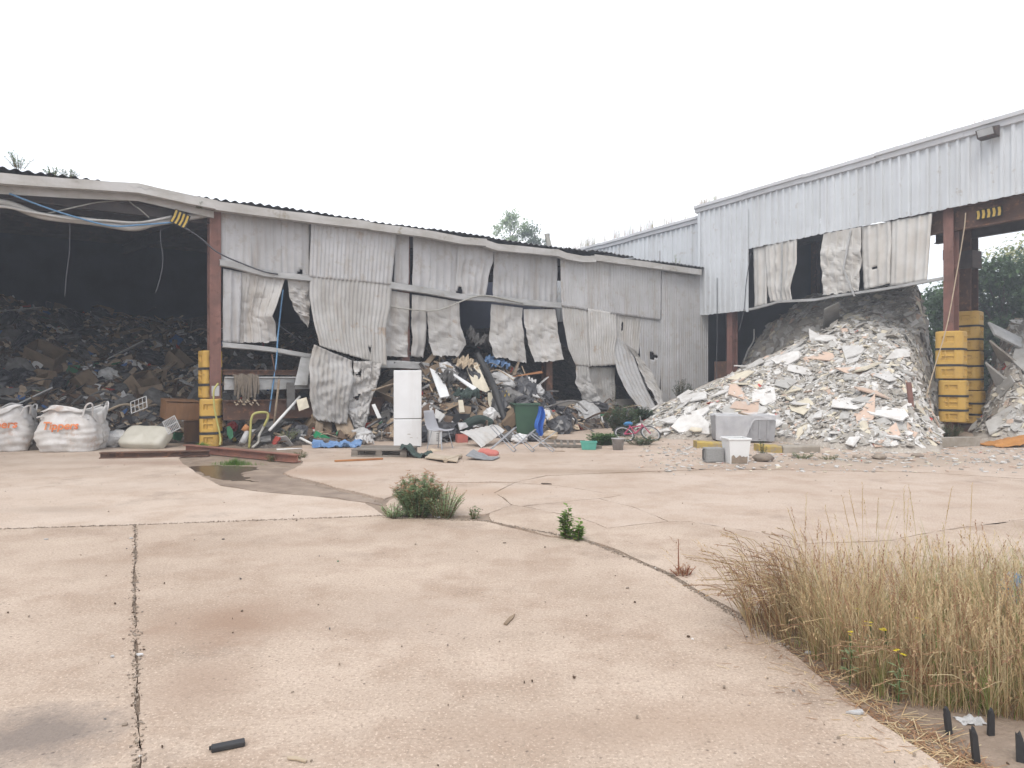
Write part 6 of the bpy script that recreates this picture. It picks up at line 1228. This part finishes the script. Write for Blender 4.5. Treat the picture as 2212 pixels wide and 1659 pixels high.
weed('weed', 'green weeds at the end of the red beam', G(652, 988), .16, 16, .22, 'leaf_green', 31, .05, .012, 16); weed('weed', 'weeds growing through the red beam near its end', G(590, 995), .15, 14, .16, 'leaf_green', 32, .05, .012, 16)
# green grass tufts
def tuft(label, x, y, w, d, h, n, seed):
    r = random.Random(seed); m = MB(); o = G(x, y)
    for _ in range(n): a = r.uniform(0, 6.28); q = min(1.3, abs(r.gauss(0, .5))); p = Vector((math.cos(a) * q * w, math.sin(a) * q * d, -.015)); blade(m, p, h * r.uniform(.35, 1.1) * (1.1 - .6 * q), .006, abs(r.gauss(.4, .25)), r.uniform(0, 6.28), 0, 3)
    tag(m.build('grass_tuft', ['grass_fresh'], loc=o), label, 'grass', kind='stuff')
tuft('bright green grass tuft in front of the red beam', 508, 1003, .44, .16, .15, 800, 1); tuft('bright green grass at the foot of the column guard', 438, 967, .25, .16, .16, 700, 2)
# weeds along the roofs
mb = MB(); r = random.Random(61)
def roof_tuft(fr, s0, s1, zf, d, n, hmin, hmax, m):
    for _ in range(n):
        c = r.uniform(s0, s1)
        for _ in range(r.randint(4, 12)): p = fr.w(c + r.gauss(0, .1), d + r.gauss(0, .05), zf); blade(m, p, r.uniform(hmin, hmax), .01, abs(r.gauss(.25, .2)), r.uniform(0, 6.28), r.choice((0, 0, 1)), 3)
roof_tuft(FR, -9.5, -.8, Z1 - .12, .2, 60, .15, .85, mb); roof_tuft(FR, 0, 1.2, Z1 + .16, -.05, 12, .15, .42, mb); roof_tuft(FR, 1, 12, Z1 + .16, -.05, 18, .1, .3, mb)
tag(mb.build('roof_weeds', ['straw_brown', 'leaf_grey']), 'sparse dry weeds growing along the tall shed gutter', 'weeds', kind='stuff')
for i, (x, y, h, lb) in enumerate(((40, 362, .35, 'dark leafy weed on the shed roof at far end of the open bay'), (115, 380, .22, 'low weed clump on the roof above the open bay'), (150, 385, .2, 'leafy weed growing beside the low roof clump'), (1462, 580, .65, 'feathery weed standing in the gutter by the tall shed'), (1490, 585, .2, 'small weed in the gutter end by the tall shed'), (432, 448, .16, 'mossy clump hanging on the gutter near the column'))):
    weed('gutter_weed', lb, FL.wp(x, y, -.15) , h, 12 if i != 3 else 7, .16 if i not in (0, 1, 2) else .28, 'leaf_green' if i != 3 else 'leaf_grey', 80 + i, .07, .025, 22)
one(MB().tube([(0, 0, 0), (-.12, 0, .5), (-.13, 0, .62)], [.09, .085, .1], 12), 'vent_pipe', 'tilted grey vent pipe on the shed roof by the tall shed', 'pipe', 'grey_hose', FL.wp(1190, 532, 1.2) - Vector((0, 0, .2)))
# trees
def tree(label, base, h, crown_r, crown_z, lm, seed, nclump=60, nleaf=70, L=.22, group='trees behind the sheds', squash=1.0):
    r = random.Random(seed); t = thing('tree', label, 'tree', base, 0, group); tr = MB(); fo = MB()
    tr.tube([(0, 0, -.3), (.1, 0, h * .3), (-.05, .1, h * .6), (0, 0, h * .9)], [.22, .16, .10, .03], 8)
    for i in range(nclump):
        a = r.uniform(0, 6.28); q = r.random() ** .6; zz = r.uniform(-1, 1); rr = crown_r * math.sqrt(max(.05, 1 - zz * zz)) * q; c = Vector((math.cos(a) * rr, math.sin(a) * rr, crown_z + zz * (h - crown_z) * squash))
        if i % 3 == 0: tr.tube([(0, 0, max(h * .25, c.z - crown_r * .8)), (c.x * .5, c.y * .5, c.z - .25 * crown_r), tuple(c)], [.06, .035, .01], 5)
        cr = crown_r * r.uniform(.14, .3)
        for _ in range(nleaf):
            d = Vector((r.gauss(0, 1), r.gauss(0, 1), r.gauss(0, .8))); p = c + d * cr * .55; leaf(fo, p, (r.gauss(0, 1), r.gauss(0, 1), r.gauss(-.3, .7)), L * r.uniform(.6, 1.2), L * .5, 0 if r.random() < .75 else 1)
    tr.build('trunk', 'bark', t); fo.build('crown', [lm, 'leaf_green'], t)
tb = at(1102, 0, 62.0); tree('slender pale birch rising behind the shed roof', (tb.x, tb.y, 0), 16.4, 1.75, 14.4, 'leaf_grey', 3, 46, 60, .3)
tb = at(1158, 0, 60.0); tree('low tree top just showing right of the birch', (tb.x, tb.y, 0), 14.6, 1.3, 13.6, 'leaf_green', 4, 26, 50, .3)
for i, (x, Y, h, cr, lb) in enumerate(((2090, 37, 6.6, 3.0, 'dark tree behind the rusty crane column'), (2170, 36, 7.6, 3.4, 'dense green tree on the bank right of the crane column'), (2250, 38, 8.0, 3.6, 'broad green tree at the end of the bank'), (2340, 34, 8.2, 3.4, 'broad tree further along the bank past the open bay'), (2030, 44, 7.0, 3.0, 'dark tree seen between the two red columns'), (2210, 46, 10.0, 4.2, 'taller olive tree behind the bank trees'))):
    b = at(x, 0, Y); tree(lb, (b.x, b.y, 0), h, cr, h * .5, 'leaf_dark' if i != 5 else 'straw_green', 10 + i, 90, 90, .34, 'trees on the bank')

# ------------------------------------------------------------------ thin haze volume, added to imitate lens veil
hz = MB().box((0, 20, 8.5), (150, 150, 19)).build('haze', 'wire_white'); hz.data.materials.clear(); tag(hz, kind='stuff')
hm = bpy.data.materials.new('haze'); hm.use_nodes = True; n_ = hm.node_tree.nodes; n_.clear(); o_ = n_.new('ShaderNodeOutputMaterial'); v_ = n_.new('ShaderNodeVolumePrincipled')
v_.inputs['Color'].default_value = (.86, .91, 1.0, 1); v_.inputs['Density'].default_value = 0.0040; v_.inputs['Anisotropy'].default_value = .25
hm.node_tree.links.new(v_.outputs['Volume'], o_.inputs['Volume']); hz.data.materials.append(hm)
